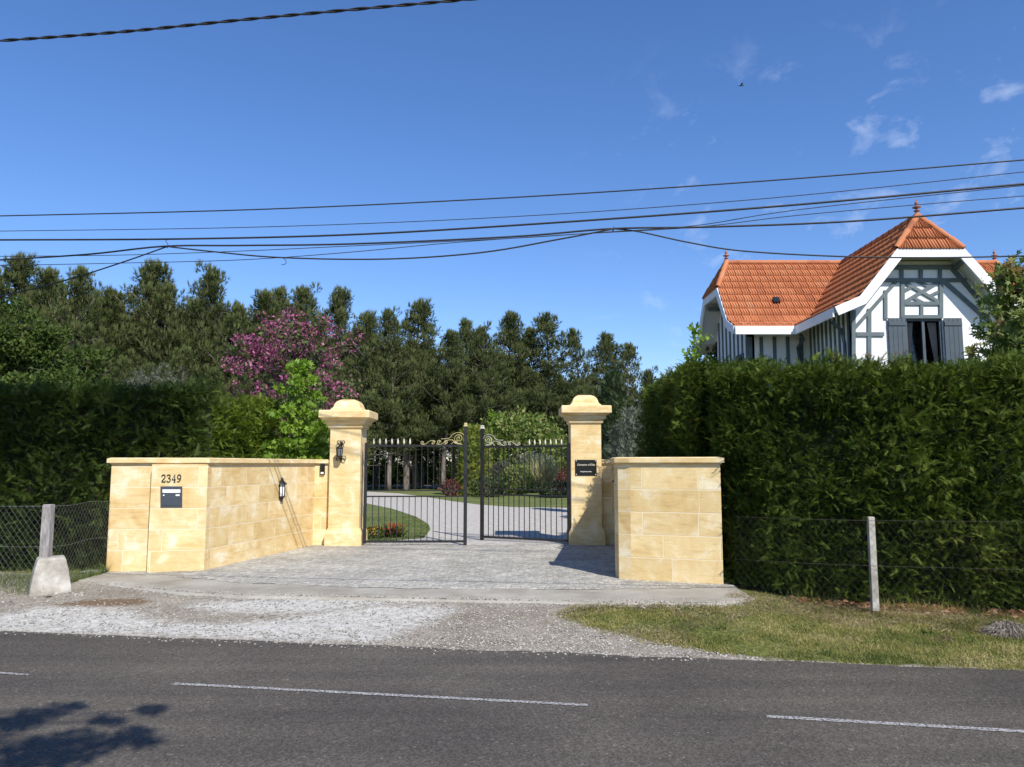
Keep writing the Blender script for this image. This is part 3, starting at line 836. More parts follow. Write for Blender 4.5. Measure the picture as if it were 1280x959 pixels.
# ------------------------------------------------------------------ pillars
def pillar(cx, cy, top, label):
    t = empty('gate_pillar', (cx, cy, 0), label, 'pillar', 'stone pillars either side of the gates')
    m_ = MB(); hw = .315
    m_.square_lathe([(hw + .055, -.1), (hw + .055, .24), (hw + .045, .27), (hw + .012, .335), (hw + .008, .35)], (cx, cy, 0))
    m_.build('plinth', M['stone_plain'], t, uv=True, bevel=.006)
    m_ = MB(); m_.square_lathe([(hw, .34), (hw, top - .60)], (cx, cy, 0))
    m_.build('shaft', M['stone_plain'], t, uv=True, bevel=.008)
    m_ = MB()
    pr = [(hw + .001, top - .62), (hw + .03, top - .60), (hw + .04, top - .585), (hw + .04, top - .535), (hw + .085, top - .51), (hw + .095, top - .49), (hw + .095, top - .455), (hw + .16, top - .42), (hw + .185, top - .405), (hw + .20, top - .395), (hw + .20, top - .265), (hw + .185, top - .245), (.28, top - .235)]
    m_.square_lathe(pr, (cx, cy, 0))
    m_.build('cornice', M['stone_plain'], t, uv=True, bevel=.005)
    m_ = MB()
    pr = [(.325, top - .26), (.325, top - .215), (.30, top - .20), (.272, top - .165), (.262, top - .125), (.245, top - .085), (.215, top - .048), (.178, top - .022), (.135, top - .005), (.12, top)]
    m_.square_lathe(pr, (cx, cy, 0))
    m_.build('capstone', M['stone_plain'], t, uv=True, bevel=.006)
    return t
pcy = Yp + .315
LPX = P(430.6, 600, Yp).x; RPX = P(733.0, 600, Yr).x
topL = P(432, 499.5, Yp + .2).z; topR = P(733, 494, Yr + .2).z
pillar(LPX, Yp + .315, topL, 'tall stone gate pillar with a wrought iron lantern')
pillar(RPX, Yr + .315, topR, 'tall stone gate pillar with a black name plaque')

# ------------------------------------------------------------------ gates
def scroll(mb, c, r0, turns, a0, r=.006, sgn=1, plane_y=0, r1=.008):
    pts = []; N = int(22 * turns)
    for i in range(N + 1):
        t = i / N; rr = r0 * (1 - t) + r1 * t; a = a0 + sgn * turns * 2 * math.pi * t
        pts.append((c[0] + rr * math.cos(a), plane_y, c[1] + rr * math.sin(a)))
    mb.tube(pts, r, 5)
    return pts[0]

def gate(loc, rz, W, label, mirror, gilt, H):
    """leaf along +x from the hinge (or -x when mirrored); its z follows the gate"""
    s = -1 if mirror else 1
    t = empty('gate', loc, label, 'gate', 'the two iron gate leaves', rz)
    z0, zb, zm1, zm2, zt = .035, .06, H[0], H[1], H[2]
    I = M['iron']
    m_ = MB(); m_.box((s * .03, 0, (zt + .06) / 2 + .02), (.06, .05, zt + .02)); m_.build('hinge_stile', I, t, rel=False, bevel=.004)
    m_ = MB(); m_.box((s * (W - .035), 0, H[3] / 2 + .01), (.07, .06, H[3])); ms = m_.build('meeting_stile', I, t, rel=False, bevel=.004)
    m_ = MB(); x = s * (W - .035)
    m_.square_lathe([(.04, H[3]), (.042, H[3] + .02), (.028, H[3] + .03), (.034, H[3] + .06), (.02, H[3] + .075)], (x, 0, .01)); m_.build('finial_cap', M[gilt], t, rel=False)
    for z, hh, nm in ((zb + .02, .045, 'bottom_rail'), (zm1, .022, 'middle_rail'), (zm2, .028, 'middle_rail'), (zt, .04, 'top_rail')):
        m_ = MB(); m_.box((s * W / 2, 0, z), (W - .1, .035, hh)); m_.build(nm, I, t, rel=False)
    N = 16
    for i in range(N - 1):
        x = s * (.06 + (W - .13) * (i + 1) / N)
        m_ = MB(); m_.box((x, 0, (zb + zm2) / 2 + .02), (.014, .014, zm2 - zb - .02)); m_.build('bar', I, t, rel=False)
        m_ = MB(); m_.box((x, 0, (zm1 + zt) / 2), (.014, .014, zt - zm1 - .04)); m_.build('bar', I, t, rel=False)
    for i in range(7):
        x = s * (.06 + (W - .13) * (i + 1) / N)
        m_ = MB(); m_.lathe([(.008, zt + .02), (.010, zt + .035), (.024, zt + .065), (.017, zt + .095), (.003, zt + .15)], (x, 0, 0), 6); m_.build('spear_tip', M['pale_gilt'], t, rel=False)
    # scrollwork between the spears and the meeting stile, rising to the stile
    sc_ = MB()
    def S(u, z): return (s * (W * u), zt + .02 + z)
    def sp(u, z, r0, turns, a0, sg):
        c = S(u, z); scroll(sc_, c, r0, turns, a0 if s > 0 else math.pi - a0, .0058, sg * s)
    sp(.56, .045, .042, 1.4, R(-20), -1)
    sp(.665, .045, .036, 1.3, R(200), 1)
    sp(.72, .055, .045, 1.4, R(-10), 1)
    sp(.79, .05, .042, 1.3, R(180), -1)
    sp(.885, .05, .038, 1.3, R(0), 1)
    sp(.915, .13, .105, 2.0, R(-60), -1)
    def curve(uz, r=.0058):
        pts = [S(*p) for p in uz]; pts = [(p[0], 0, p[1]) for p in pts]
        out = []
        for i in range(len(pts) - 1):
            p0 = Vector(pts[max(i - 1, 0)]); p1 = Vector(pts[i]); p2 = Vector(pts[i + 1]); p3 = Vector(pts[min(i + 2, len(pts) - 1)])
            for k_ in range(6):
                q = k_ / 6
                out.append(.5 * ((2 * p1) + (p2 - p0) * q + (2 * p0 - 5 * p1 + 4 * p2 - p3) * q * q + (3 * p1 - p0 - 3 * p2 + p3) * q ** 3))
        out.append(Vector(pts[-1])); sc_.tube(out, r, 5)
    curve([(.545, .02), (.575, .0), (.60, .03), (.63, .075), (.665, .09), (.685, .06)])
    curve([(.695, .02), (.73, .005), (.76, .03), (.80, .09), (.85, .10), (.87, .05)])
    curve([(.74, .12), (.80, .125), (.83, .15), (.855, .215), (.90, .25), (.94, .24), (.965, .19), (.97, .12)])
    curve([(.84, .01), (.87, .06), (.90, .02), (.95, .01)])
    sc_.build('scrollwork', M[gilt], t, rel=False)
    return t
def zat(px, py, Y): return P(px, py, Y).z
xl0 = P(453.6, 680, Yp + .05).x
xl1 = G(583.5, 681.8).x; yl1 = G(583.5, 681.8).y
WL_ = math.hypot(xl1 - xl0, yl1 - (Yp + .05)); rzL = math.atan2(yl1 - (Yp + .05), xl1 - xl0)
Ym = Yp
HL = (zat(500, 620.8, Ym), zat(500, 613.5, Ym), zat(500, 557.2, Ym), zat(580, 533.5, Ym))
HL = (HL[0], HL[1], HL[2], HL[3])
gate((xl0, Yp + .05, 0), rzL, WL_, 'black iron gate leaf with gilt scrolls, beside the lantern pillar', False, 'gold', (HL[1], HL[0], HL[2], HL[3]))
xr0 = P(713.0, 680, Yr + .05).x
pr_ = G(601, 676.8)
ang = math.atan2(pr_.y - Yr - .05, pr_.x - xr0)
# swung inward: keep the same length, find the angle whose free end lies on the sight line measured
best = None
for k_ in range(0, 600):
    a = math.pi - k_ * .0015
    e = Vector((xr0 + WL_ * math.cos(a), Yr + .05 + WL_ * math.sin(a)))
    d = abs(e.x / e.y * F - (601.5 - 640) * 1.0 * 1.006)
    if best is None or d < best[0]: best = (d, a, e)
gate((xr0, Yr + .05, 0), best[1] - math.pi, WL_, 'black iron gate leaf swung inward, beside the plaque pillar', True, 'pale_gilt', (HL[1], HL[0], HL[2], HL[3]))

# ------------------------------------------------------------------ fittings on the walls
# house number
dF = (Vector((C[0], C[1], 0)) - Vector((B[0], B[1], 0))).normalized()
nF = Vector((dF.y, -dF.x, 0))
def onface(px, py, off=.0):
    """point on the left wall's street face"""
    y = B[1]
    for _ in range(8):
        p = P(px, py, y); y = B[1] + (p.x - B[0]) * dF.y / dF.x
    return P(px, py, y) + nF * (off + .024)
DIG = {'2': [[(0, .78), (.04, .92), (.22, 1), (.42, .97), (.52, .82), (.48, .62), (.3, .4), (.08, .18), (0, .03), (.54, .03)], [(.54, .0), (.56, .2)], [(0, .78), (.08, .74)]],
       '3': [[(.02, .84), (.1, .96), (.28, 1), (.46, .93), (.48, .76), (.38, .6), (.2, .55)], [(.2, .55), (.42, .5), (.54, .34), (.5, .12), (.3, .0), (.1, .03), (0, .18)]],
       '4': [[(.38, 0), (.38, 1), (.0, .32), (.56, .32)], [(.24, .0), (.52, .0)]],
       '9': [[(.5, .66), (.42, .48), (.24, .42), (.06, .5), (.0, .7), (.07, .92), (.27, 1), (.46, .92), (.52, .7), (.46, .32), (.3, .08), (.08, .02), (.03, .14)]]}
t = empty('house_number', onface(215, 602), 'dark metal house number 2349 fixed above the letter box', 'house number')
base = onface(202.5, 602.6, .008); top_ = onface(202.5, 593.3, .008); hD = (top_ - base).length * .98
stp = (onface(228.6, 602, .008) - base).length / 4.0
for i, ch in enumerate('2349'):
    m_ = MB()
    for st in DIG[ch]:
        pts = [base + dF * (i * stp + q[0] * hD * .82) + Vector((0, 0, q[1] * hD)) for q in st]
        m_.tube(pts, hD * .068, 6)
    m_.build('digit', M['iron'], t)
# letter box
def facebox(mb, px0, px1, py0, py1, off0, off1):
    a = onface(px0, py1, off0); b_ = onface(px1, py1, off0); c = onface(px1, py0, off0); d = onface(px0, py0, off0)
    mb.plate([a + nF * (off1 - off0), b_ + nF * (off1 - off0), c + nF * (off1 - off0), d + nF * (off1 - off0)], nF, off1 - off0)
t = empty('letter_box', onface(214.5, 634), 'slate blue metal letter box with white flap set in the wall', 'letter box')
m_ = MB(); facebox(m_, 201.2, 228.2, 608, 634, -.01, .016); m_.build('frame', M['slate_metal'], t, bevel=.003)
m_ = MB(); facebox(m_, 203.6, 226.0, 616.5, 632, .016, .022); m_.build('door', M['slate_metal'], t, bevel=.002)
m_ = MB(); facebox(m_, 203.9, 226.0, 611.8, 615.9, .016, .024); m_.build('flap', M['lampglass'], t)
m_ = MB(); facebox(m_, 220.3, 225.2, 618.0, 619.9, .022, .026); m_.build('name_label', M['lampglass'], t)
m_ = MB(); c = onface(205.5, 619, .026); m_.box(c, (.02, .012, .02)); m_.build('lock', M['steel'], t)

# intercom on the short return left of the lantern pillar
t = empty('intercom', P(404, 593, Yp + .1), 'small black intercom with a white button plate, left of the lantern pillar', 'intercom')
a = P(400.6, 593.4, Yp + .12); b_ = P(406.6, 580.2, Yp + .12)
m_ = MB(); m_.box(((a.x + b_.x) / 2, Yp + .095, (a.z + b_.z) / 2), (b_.x - a.x, .05, b_.z - a.z)); m_.build('housing', M['black'], t, bevel=.006)
m_ = MB(); m_.box(((a.x + b_.x) / 2, Yp + .066, a.z + .035), ((b_.x - a.x) * .62, .008, .035)); m_.build('button_plate', M['lampglass'], t)
m_ = MB(); m_.lathe([(.018, 0), (.018, .006)], (0, 0, 0), 10)
m_.v = [((a.x + b_.x) / 2 + v[0], Yp + .069 - v[2], b_.z - .05 + v[1]) for v in m_.v]; m_.build('camera_lens', M['glassdark'], t)

# name plaque
yq = Yr - .002
a = P(719.0, 594.6, yq); b_ = P(745.6, 574.8, yq)
t = empty('name_plaque', ((a.x + b_.x) / 2, yq, a.z), 'black name plaque with gilt script screwed to the pillar', 'plaque')
m_ = MB(); m_.box(((a.x + b_.x) / 2, yq - .007, (a.z + b_.z) / 2), (b_.x - a.x, .012, b_.z - a.z)); m_.build('board', M['black'], t, bevel=.002)
for sx in (a.x + .022, b_.x - .022):
    for sz in (a.z + .022, b_.z - .022):
        m_ = MB(); m_.lathe([(.010, 0), (.010, .004), (.005, .007)], (0, 0, 0), 8); m_.v = [(sx + v[0], yq - .013 - v[2], sz + v[1]) for v in m_.v]; m_.build('screw', M['steel'], t)
def lettering(txt, name, width, loc, mat, parent, shear=0.0, bold=0.0):
    cu = bpy.data.curves.new(name, 'FONT'); cu.body = txt; cu.size = 1; cu.shear = shear; cu.align_x = 'CENTER'; cu.extrude = .01; cu.offset = bold
    o = bpy.data.objects.new(name, cu); COL.objects.link(o)
    bpy.context.view_layer.update()
    dg = bpy.context.evaluated_depsgraph_get()
    me = bpy.data.meshes.new_from_object(o.evaluated_get(dg))
    COL.objects.unlink(o); bpy.data.objects.remove(o)
    xs_ = [v.co.x for v in me.vertices]; s_ = width / (max(xs_) - min(xs_))
    me.transform(Matrix.Translation(Vector(loc) - wloc(parent)) @ Matrix.Rotation(R(90), 4, 'X') @ Matrix.Scale(s_, 4))
    me.materials.clear(); me.materials.append(mat)
    q = bpy.data.objects.new(name, me); COL.objects.link(q); q.parent = parent
    return q
cx_ = (a.x + b_.x) / 2; hh = b_.z - a.z
lettering("Domaine d'Olea", 'lettering', (b_.x - a.x) * .84, (cx_, yq - .015, a.z + hh * .63), M['pale_gilt'], t, .45, .008)
lettering("Propriété privée", 'lettering', (b_.x - a.x) * .52, (cx_, yq - .015, a.z + hh * .22), M['steel'], t, 0, .004)

# wall lamps on the faces along the drive
def wall_lamp(base_pt, nrm, H, label):
    """lantern with frosted panes, half an octagon in plan, hung on a wall"""
    t = empty('wall_lantern', base_pt, label, 'lantern', 'black half lanterns on the walls along the drive')
    n_ = Vector(nrm).normalized(); s_ = Vector((-n_.y, n_.x, 0))
    def oct_(r, z, k=5):
        return [Vector(base_pt) + s_ * (r * math.cos(math.pi * i / (k - 1))) + n_ * (r * 1.05 * math.sin(math.pi * i / (k - 1)) + .012) + Vector((0, 0, z)) for i in range(k)]
    def shell(prof):
        m_ = MB(); rings = [oct_(r, z) for r, z in prof]; vs = [p for r_ in rings for p in r_]; k = 5; m = len(rings)
        fs = [(i * k + j, i * k + (j + 1) % k, (i + 1) * k + (j + 1) % k, (i + 1) * k + j) for i in range(m - 1) for j in range(k)]
        m_.add(vs, fs + [tuple(range(k))[::-1], tuple(range((m - 1) * k, m * k))]); return m_
    shell([(.058, H * .24), (.058, H * .70)]).build('pane', M['lampglass'], t)
    shell([(.066, H * .70), (.105, H * .715), (.10, H * .745), (.055, H * .84), (.035, H * .90), (.03, H * .97), (.01, H)]).build('roof_cap', M['iron'], t)
    shell([(.006, 0), (.02, H * .03), (.03, H * .10), (.052, H * .17), (.072, H * .20), (.070, H * .24)]).build('base_cup', M['iron'], t)
    m_ = MB()
    for p, q in zip(oct_(.061, H * .22), oct_(.061, H * .72)): m_.tube([p, q], .0075, 4)
    m_.build('frame', M['iron'], t)
    m_ = MB(); c = Vector(base_pt) + n_ * .006 + Vector((0, 0, H * .5)); m_.bar(c - s_ * .06, c + s_ * .06, .016, H * .72, up=(0, 0, 1)); m_.build('back_plate', M['iron'], t)
    return t
nL = Vector((D2[1] - C[1], -(D2[0] - C[0]), 0)).normalized()
yy = 14.1
for _ in range(12):
    xw_ = C[0] + (yy - C[1]) * (D2[0] - C[0]) / (D2[1] - C[1])
    yy = xw_ * (CP - (479.5 - 612) / F * SP) / ((350.3 - 640) / F)
pb = P(350.3, 627.5, yy)
wall_lamp(pb + nL * .002, nL, P(350.3, 597, yy).z - pb.z, 'black lantern with frosted panes on the sunlit left wall')
nR = Vector((-(inn[1] - in0[1] - .42), inn[0] - in0[0] - .09, 0)).normalized()
yl = 12.35; tt_ = (yl - in0[1] - .42) / (inn[1] - in0[1] - .42); xw = in0[0] + .09 + tt_ * (inn[0] - in0[0] - .09)
zb_ = P(770, 629, yl).z
wall_lamp((xw - .002, yl, zb_), nR, P(770, 592, yl).z - zb_, 'black lantern in shade on the inner face of the right wall')

# wrought iron lantern on the left pillar
yq = Yp
c = P(426.8, 565, yq)
t = empty('scroll_lantern', (c.x, yq, P(426, 577, yq).z), 'wrought iron scrolled lantern casting a shadow on the left pillar', 'lantern')
m_ = MB(); m_.box((c.x, yq - .008, c.z), (.035, .014, .40)); m_.build('back_plate', M['iron'], t)
m_ = MB()
def scy(cy, cz, r0, turns, a0, sg):
    pts = []
    for i in range(int(20 * turns) + 1):
        q = i / (20 * turns); rr = r0 * (1 - q) + .008 * q; a_ = a0 + sg * turns * 6.283 * q
        pts.append((c.x, cy + rr * math.cos(a_), cz + rr * math.sin(a_)))
    m_.tube(pts, .009, 5); m_.build('scroll', M['iron'], t); m_.v = []; m_.f = []; m_.sm = []
for (dx, dz, r0, sg) in ((-.05, .19, .05, 1), (.05, .19, .05, -1), (.06, -.12, .055, 1), (-.06, -.13, .045, -1)):
    pts = []
    for i in range(27):
        q = i / 26; rr = r0 * (1 - q) + .01 * q; a_ = R(-90) + sg * 8.2 * q
        pts.append((c.x + dx + rr * math.cos(a_), yq - .05 - .03 * q, c.z + dz + rr * math.sin(a_)))
    m_.tube(pts, .009, 5); m_.build('scroll', M['iron'], t); m_ = MB()
scy(yq - .07, c.z + .17, .06, 1.3, math.pi / 2, 1); scy(yq - .08, c.z - .15, .07, 1.3, math.pi / 2, -1)
m_.tube([(c.x, yq - .01, c.z + .12), (c.x, yq - .10, c.z + .17), (c.x, yq - .17, c.z + .14), (c.x, yq - .17, c.z + .10)], .009, 5); m_.build('bracket_arm', M['iron'], t); m_ = MB()
m_.tube([(c.x, yq - .01, c.z - .16), (c.x, yq - .12, c.z - .18), (c.x, yq - .19, c.z - .12), (c.x, yq - .17, c.z - .07)], .009, 5)
m_.build('bracket_arm', M['iron'], t)
m_ = MB(); lc = (c.x, yq - .17, c.z)
m_.lathe([(.03, -.10), (.055, -.085), (.06, -.08)], lc, 6); m_.lathe([(.075, .07), (.05, .10), (.02, .125), (.008, .15)], lc, 6)
for k_ in range(6):
    a_ = k_ * math.pi / 3; m_.tube([(lc[0] + .055 * math.cos(a_), lc[1] + .055 * math.sin(a_), lc[2] - .08), (lc[0] + .068 * math.cos(a_), lc[1] + .068 * math.sin(a_), lc[2] + .07)], .006, 4)
m_.build('cage', M['iron'], t)
m_ = MB(); m_.lathe([(.05, -.078), (.062, .068)], lc, 6, False); m_.build('pane', pmat('smoked_glass', [(.10, .10, .11), (.16, .16, .17)], 5, .15, 0), t)

# ================================================================== THE HOUSE
def depth_for_x(px, py, x):
    u = (px - 640) / F; v = (479.5 - py) / F
    return x * (CP - v * SP) / u
YF = 19.0
a = P(1121.9, 312.5, YF); b_ = P(1204.4, 312.5, YF)
XR = (a.x + b_.x) / 2; d1 = (b_.x - a.x) / 2; z1 = a.z
q = P(1075.5, 371.5, YF); d2 = XR - q.x; z2 = q.z
q = P(1043.8, 385.0, YF); d3 = XR - q.x; z3 = q.z
YPK = depth_for_x(1146.6, 274, XR); z0 = P(1146.6, 274, YPK).z
z0 = z1 + (z1 - z2) / (d2 - d1) * d1 * .98
YE = depth_for_x(994.7, 400, XR - d3)
YR = YE + d3
PR = [(0, z0), (d1, z1), (d2, z2), (d3, z3)]
XL = P(896.7, 355, YR - d1).x; XLP = XL + (YPK - YF); XRP = P(1243, 322, YR).x; XRG = XRP + (YPK - YF)
def fz(d):
    for (a0, b0), (a1, b1) in zip(PR, PR[1:]):
        if d <= a1: return b0 + (b1 - b0) * (d - a0) / (a1 - a0)
    return z3
house = empty('house', (XR, YR, 0), 'white timbered house with orange tiled hipped roofs behind the hedge', 'house')

def tiles(prof, amin, amax, mapf, name='roof', pitch=.235, course=.335):
    V = []; Fc = []; T = []
    segs = list(zip(prof, prof[1:])); cum = [0]
    for (p, q) in segs: cum.append(cum[-1] + math.hypot(q[0] - p[0], q[1] - p[1]))
    L = cum[-1]
    def at(s):
        s = max(0, min(L, s))
        for i, (p, q) in enumerate(segs):
            if s <= cum[i + 1] + 1e-9:
                t = (s - cum[i]) / (cum[i + 1] - cum[i]); ln = cum[i + 1] - cum[i]
                return p[0] + (q[0] - p[0]) * t, p[1] + (q[1] - p[1]) * t, -(q[1] - p[1]) / ln, (q[0] - p[0]) / ln
    n = max(1, round(L / course)); st = L / n
    hp = [(0, .034), (.10, .034), (.18, .0), (.30, .0), (.36, .022), (.44, .022), (.50, .0), (.63, .0), (.69, .022), (.77, .022), (.83, .0), (.93, .0)]
    for c in range(n):
        sb = L - c * st; stp_ = sb - st
        db, zb, nd, nz_ = at(sb - .001); dt, zt, nd2, nz2 = at(max(0, stp_ - .03))
        a0 = min(amin(db), amin(dt)); a1 = max(amax(db), amax(dt))
        k0 = math.floor(a0 / pitch)
        while k0 * pitch < a1:
            tint = random.random() * .38 + .32; dz_ = random.uniform(-.004, .004)
            for j in range(len(hp)):
                f0, h0 = hp[j]; f1, h1 = hp[j + 1] if j + 1 < len(hp) else (1, hp[0][1])
                A0, A1 = (k0 + f0) * pitch, (k0 + f1) * pitch
                bl, br_ = [min(max(q_, amin(db)), amax(db)) for q_ in (A0, A1)]
                tl, tr = [min(max(q_, amin(dt)), amax(dt)) for q_ in (A0, A1)]
                if br_ - bl < 1e-4 and tr - tl < 1e-4: continue
                q0 = len(V)
                lift = .062 + dz_
                def pt(a_, d_, z_, n1, n2, h): return mapf(a_, d_ + n1 * h, z_ + n2 * h)
                V.extend([pt(bl, db, zb, nd, nz_, -.005), pt(br_, db, zb, nd, nz_, -.005), pt(br_, db, zb, nd, nz_, h1 + lift), pt(bl, db, zb, nd, nz_, h0 + lift),
                          pt(tr, dt, zt, nd2, nz2, h1 + .006), pt(tl, dt, zt, nd2, nz2, h0 + .006)])
                Fc.extend([(q0, q0 + 1, q0 + 2, q0 + 3), (q0 + 3, q0 + 2, q0 + 4, q0 + 5)])
                T.extend([tint] * 6)
            k0 += 1
    return npmesh(name, np.array([tuple(v) for v in V]), np.array(Fc), M['tile'], np.array(T), house)
# wing (ridge along x), front and rear slopes, split by the cross gable
def lx(d): return XLP - d * (XLP - XL) / d1 if d < d1 else XL
def rx(d): return XRP + d * (XLP - XL) / d1 if d < d1 else XRG
tiles(PR, lx, lambda d: XR - d + .04, lambda a, d, z: Vector((a, YR - d, z)))
tiles(PR, lambda d: XR + d - .04, rx, lambda a, d, z: Vector((a, YR - d, z)))
tiles(PR, lx, rx, lambda a, d, z: Vector((a, YR + d, z)))
# cross gable (ridge along y)
def fy(d): return YPK - d * (YPK - YF) / d1 if d < d1 else YF
tiles(PR, fy, lambda d: YR - d + .04, lambda a, d, z: Vector((XR - d, a, z)))
tiles(PR, fy, lambda d: YR - d + .04, lambda a, d, z: Vector((XR + d, a, z)))
# the small hips
HP = [(0, z0), (YPK - YF, z1)]; kk = d1 / (YPK - YF)
tiles(HP, lambda d: -d * kk, lambda d: d * kk, lambda a, d, z: Vector((XR + a, YPK - d, z)))
tiles(HP, lambda d: -d * kk, lambda d: d * kk, lambda a, d, z: Vector((XLP - d, YR + a, z)))
tiles(HP, lambda d: -d * kk, lambda d: d * kk, lambda a, d, z: Vector((XRP + d, YR + a, z)))
def caps(p, q, name='ridge_tiles', r=.085):
    p = Vector(p); q = Vector(q); n = max(1, round((q - p).length / .36)); m_ = MB()
    for i in range(n):
        a_ = p.lerp(q, i / n); c_ = p.lerp(q, (i + 1.12) / n)
        m_.tube([a_, c_], [r * .86, r * 1.08], 8)
    V = np.array(m_.v); 
    fq = [f for f in m_.f if len(f) == 4]
    t_ = np.repeat([random.uniform(.2, .8) for _ in range(n)], 16)
    npmesh(name, V, np.array(fq), M['tile'], t_, house, smooth=True)
up = .05
caps((XLP, YR, z0 + up), (XR - .1, YR, z0 + up)); caps((XR + .1, YR, z0 + up), (XRP, YR, z0 + up)); caps((XR, YR, z0 + up), (XR, YPK, z0 + up))
for sx in (-1, 1):
    caps((XR + sx * (d1 + .02), YF + .02, z1 + .05), (XR, YPK, z0 + .06))
    caps((XL, YR + sx * (d1 + .02), z1 + .05), (XLP, YR, z0 + .06))
    caps((XRG, YR + sx * (d1 + .02), z1 + .05), (XRP, YR, z0 + .06))
# bargeboards: ring segments with mitred joints
def outline(sgn=True):
    return [(-d3, z3), (-d2, z2), (-d1, z1), (d1, z1), (d2, z2), (d3, z3)]
def barge(mapf, lo=-.205, hi=.03, th=.05, name='bargeboard', mat='white'):
    o = outline(); n = len(o); inn_ = []
    def off(dist):
        out = []
        for i in range(n):
            e1 = (Vector(o[i]) - Vector(o[i - 1])).normalized() if i > 0 else None
            e2 = (Vector(o[i + 1]) - Vector(o[i])).normalized() if i < n - 1 else None
            e1 = e1 or e2; e2 = e2 or e1
            n1 = Vector((-e1.y, e1.x)); n2 = Vector((-e2.y, e2.x)); mm = n1 + n2; mm = mm / mm.dot(n1)
            out.append(Vector(o[i]) + mm * dist)
        return out
    A_ = off(hi); B_ = off(lo); m_ = MB(); vs = []
    for p, q in zip(A_, B_): vs += [mapf(p.x, p.y, 0), mapf(q.x, q.y, 0), mapf(p.x, p.y, th), mapf(q.x, q.y, th)]
    fs = []
    for i in range(n - 1):
        k = 4 * i
        fs += [(k, k + 1, k + 5, k + 4), (k + 2, k + 6, k + 7, k + 3), (k, k + 4, k + 6, k + 2), (k + 1, k + 3, k + 7, k + 5)]
    fs += [(0, 2, 3, 1), (4 * n - 4, 4 * n - 3, 4 * n - 1, 4 * n - 2)]
    m_.add(vs, fs); return m_.build(name, M[mat], house)
barge(lambda a, z, t: Vector((XR + a, YF + t - .03, z)))
barge(lambda a, z, t: Vector((XL + t - .03, YR + a, z)))
barge(lambda a, z, t: Vector((XRG - t + .03, YR + a, z)))
# boarded soffits under the verges and eaves
barge(lambda a, z, t: Vector((XR + a, YF + .025 + t, z)), lo=-.12, hi=-.04, th=YE - YF - .2, name='soffit', mat='soffit')
barge(lambda a, z, t: Vector((XL + .025 + t, YR + a, z)), lo=-.12, hi=-.04, th=XR - d3 - XL, name='soffit', mat='soffit')
barge(lambda a, z, t: Vector((XRG - .025 - t, YR + a, z)), lo=-.12, hi=-.04, th=XRG - XR - d3, name='soffit', mat='soffit')
# eave fascias with gutters
for pa, pb_ in (((XL + .02, YE - .02), (XR - d3 + .02, YE - .02)), ((XR - d3 - .02, YE - .05), (XR - d3 - .02, YF + .05)),
                ((XR + d3 + .02, YE - .05), (XR + d3 + .02, YF + .05)), ((XR + d3 - .02, YE - .02), (XRG - .02, YE - .02))):
    m_ = MB(); m_.bar((*pa, z3 - .10), (*pb_, z3 - .10), .045, .235); m_.build('fascia', M['white'], house)
# walls -----------------------------------------------------------------------
YW = YF + .53; XW0 = P(1064.5, 420, YW).x; dw = XR - XW0
YW2 = YE + .72; XWL = P(934.5, 430, YW2).x; XWR = XRG - (XWL - XL)
wx0 = P(1131.2, 400, YW).x; wx1 = P(1177.4, 400, YW).x; wzt = P(1150, 398.3, YW).z; wzb = wzt - 1.45
def ptop(d): return fz(max(abs(d), d1)) - .15
def gp(x, z, off=0): return Vector((x, YW - off, z))
m_ = MB(); TH = .2
Lp = [gp(XW0, 0), gp(wx0, 0), gp(wx0, ptop(0)), gp(XR - d1, ptop(0)), gp(XR - d2, ptop(d2)) if dw > d2 else None, gp(XW0, ptop(dw))]
m_.plate([p for p in Lp if p], (0, -1, 0), TH)
Rp = [gp(2 * XR - XW0, 0), gp(wx1, 0), gp(wx1, ptop(0)), gp(XR + d1, ptop(0)), gp(XR + d2, ptop(d2)) if dw > d2 else None, gp(2 * XR - XW0, ptop(dw))]
m_.plate([p for p in Rp if p], (0, -1, 0), TH)
m_.plate([gp(wx0, wzt), gp(wx1, wzt), gp(wx1, ptop(0)), gp(wx0, ptop(0))], (0, -1, 0), TH)
m_.plate([gp(wx0, 0), gp(wx1, 0), gp(wx1, wzb), gp(wx0, wzb)], (0, -1, 0), TH)
zw2 = fz(YR - YW2) - .13
for xa, xb, xw in ((XW0, XWL, XW0), (2 * XR - XW0, XWR, 2 * XR - XW0)):
    sg = -1 if xa < XR else 1
    m_.plate([(xw, YW + .01, 0), (xw, YW2, 0), (xw, YW2, ptop(dw)), (xw, YW + .01, ptop(dw))], (sg, 0, 0), TH)
    m_.plate([(xb, YW2, 0), (xa, YW2, 0), (xa, YW2, zw2), (xb, YW2, zw2)], (0, -1, 0), TH)
    e = YR - YW2; pts = [(xb, YR - e, 0), (xb, YR + e, 0), (xb, YR + e, fz(e) - .15)] + ([(xb, YR + d2, z2 - .15)] if e > d2 else []) + [(xb, YR + d1, z1 - .15), (xb, YR - d1, z1 - .15)] + ([(xb, YR - d2, z2 - .15)] if e > d2 else []) + [(xb, YR - e, fz(e) - .15)]
    m_.plate(pts, (sg, 0, 0), TH)
m_.plate([(XWL, YR + e, 0), (XWR, YR + e, 0), (XWR, YR + e, zw2), (XWL, YR + e, zw2)], (0, 1, 0), TH)
m_.build('wall', M['white'], house)
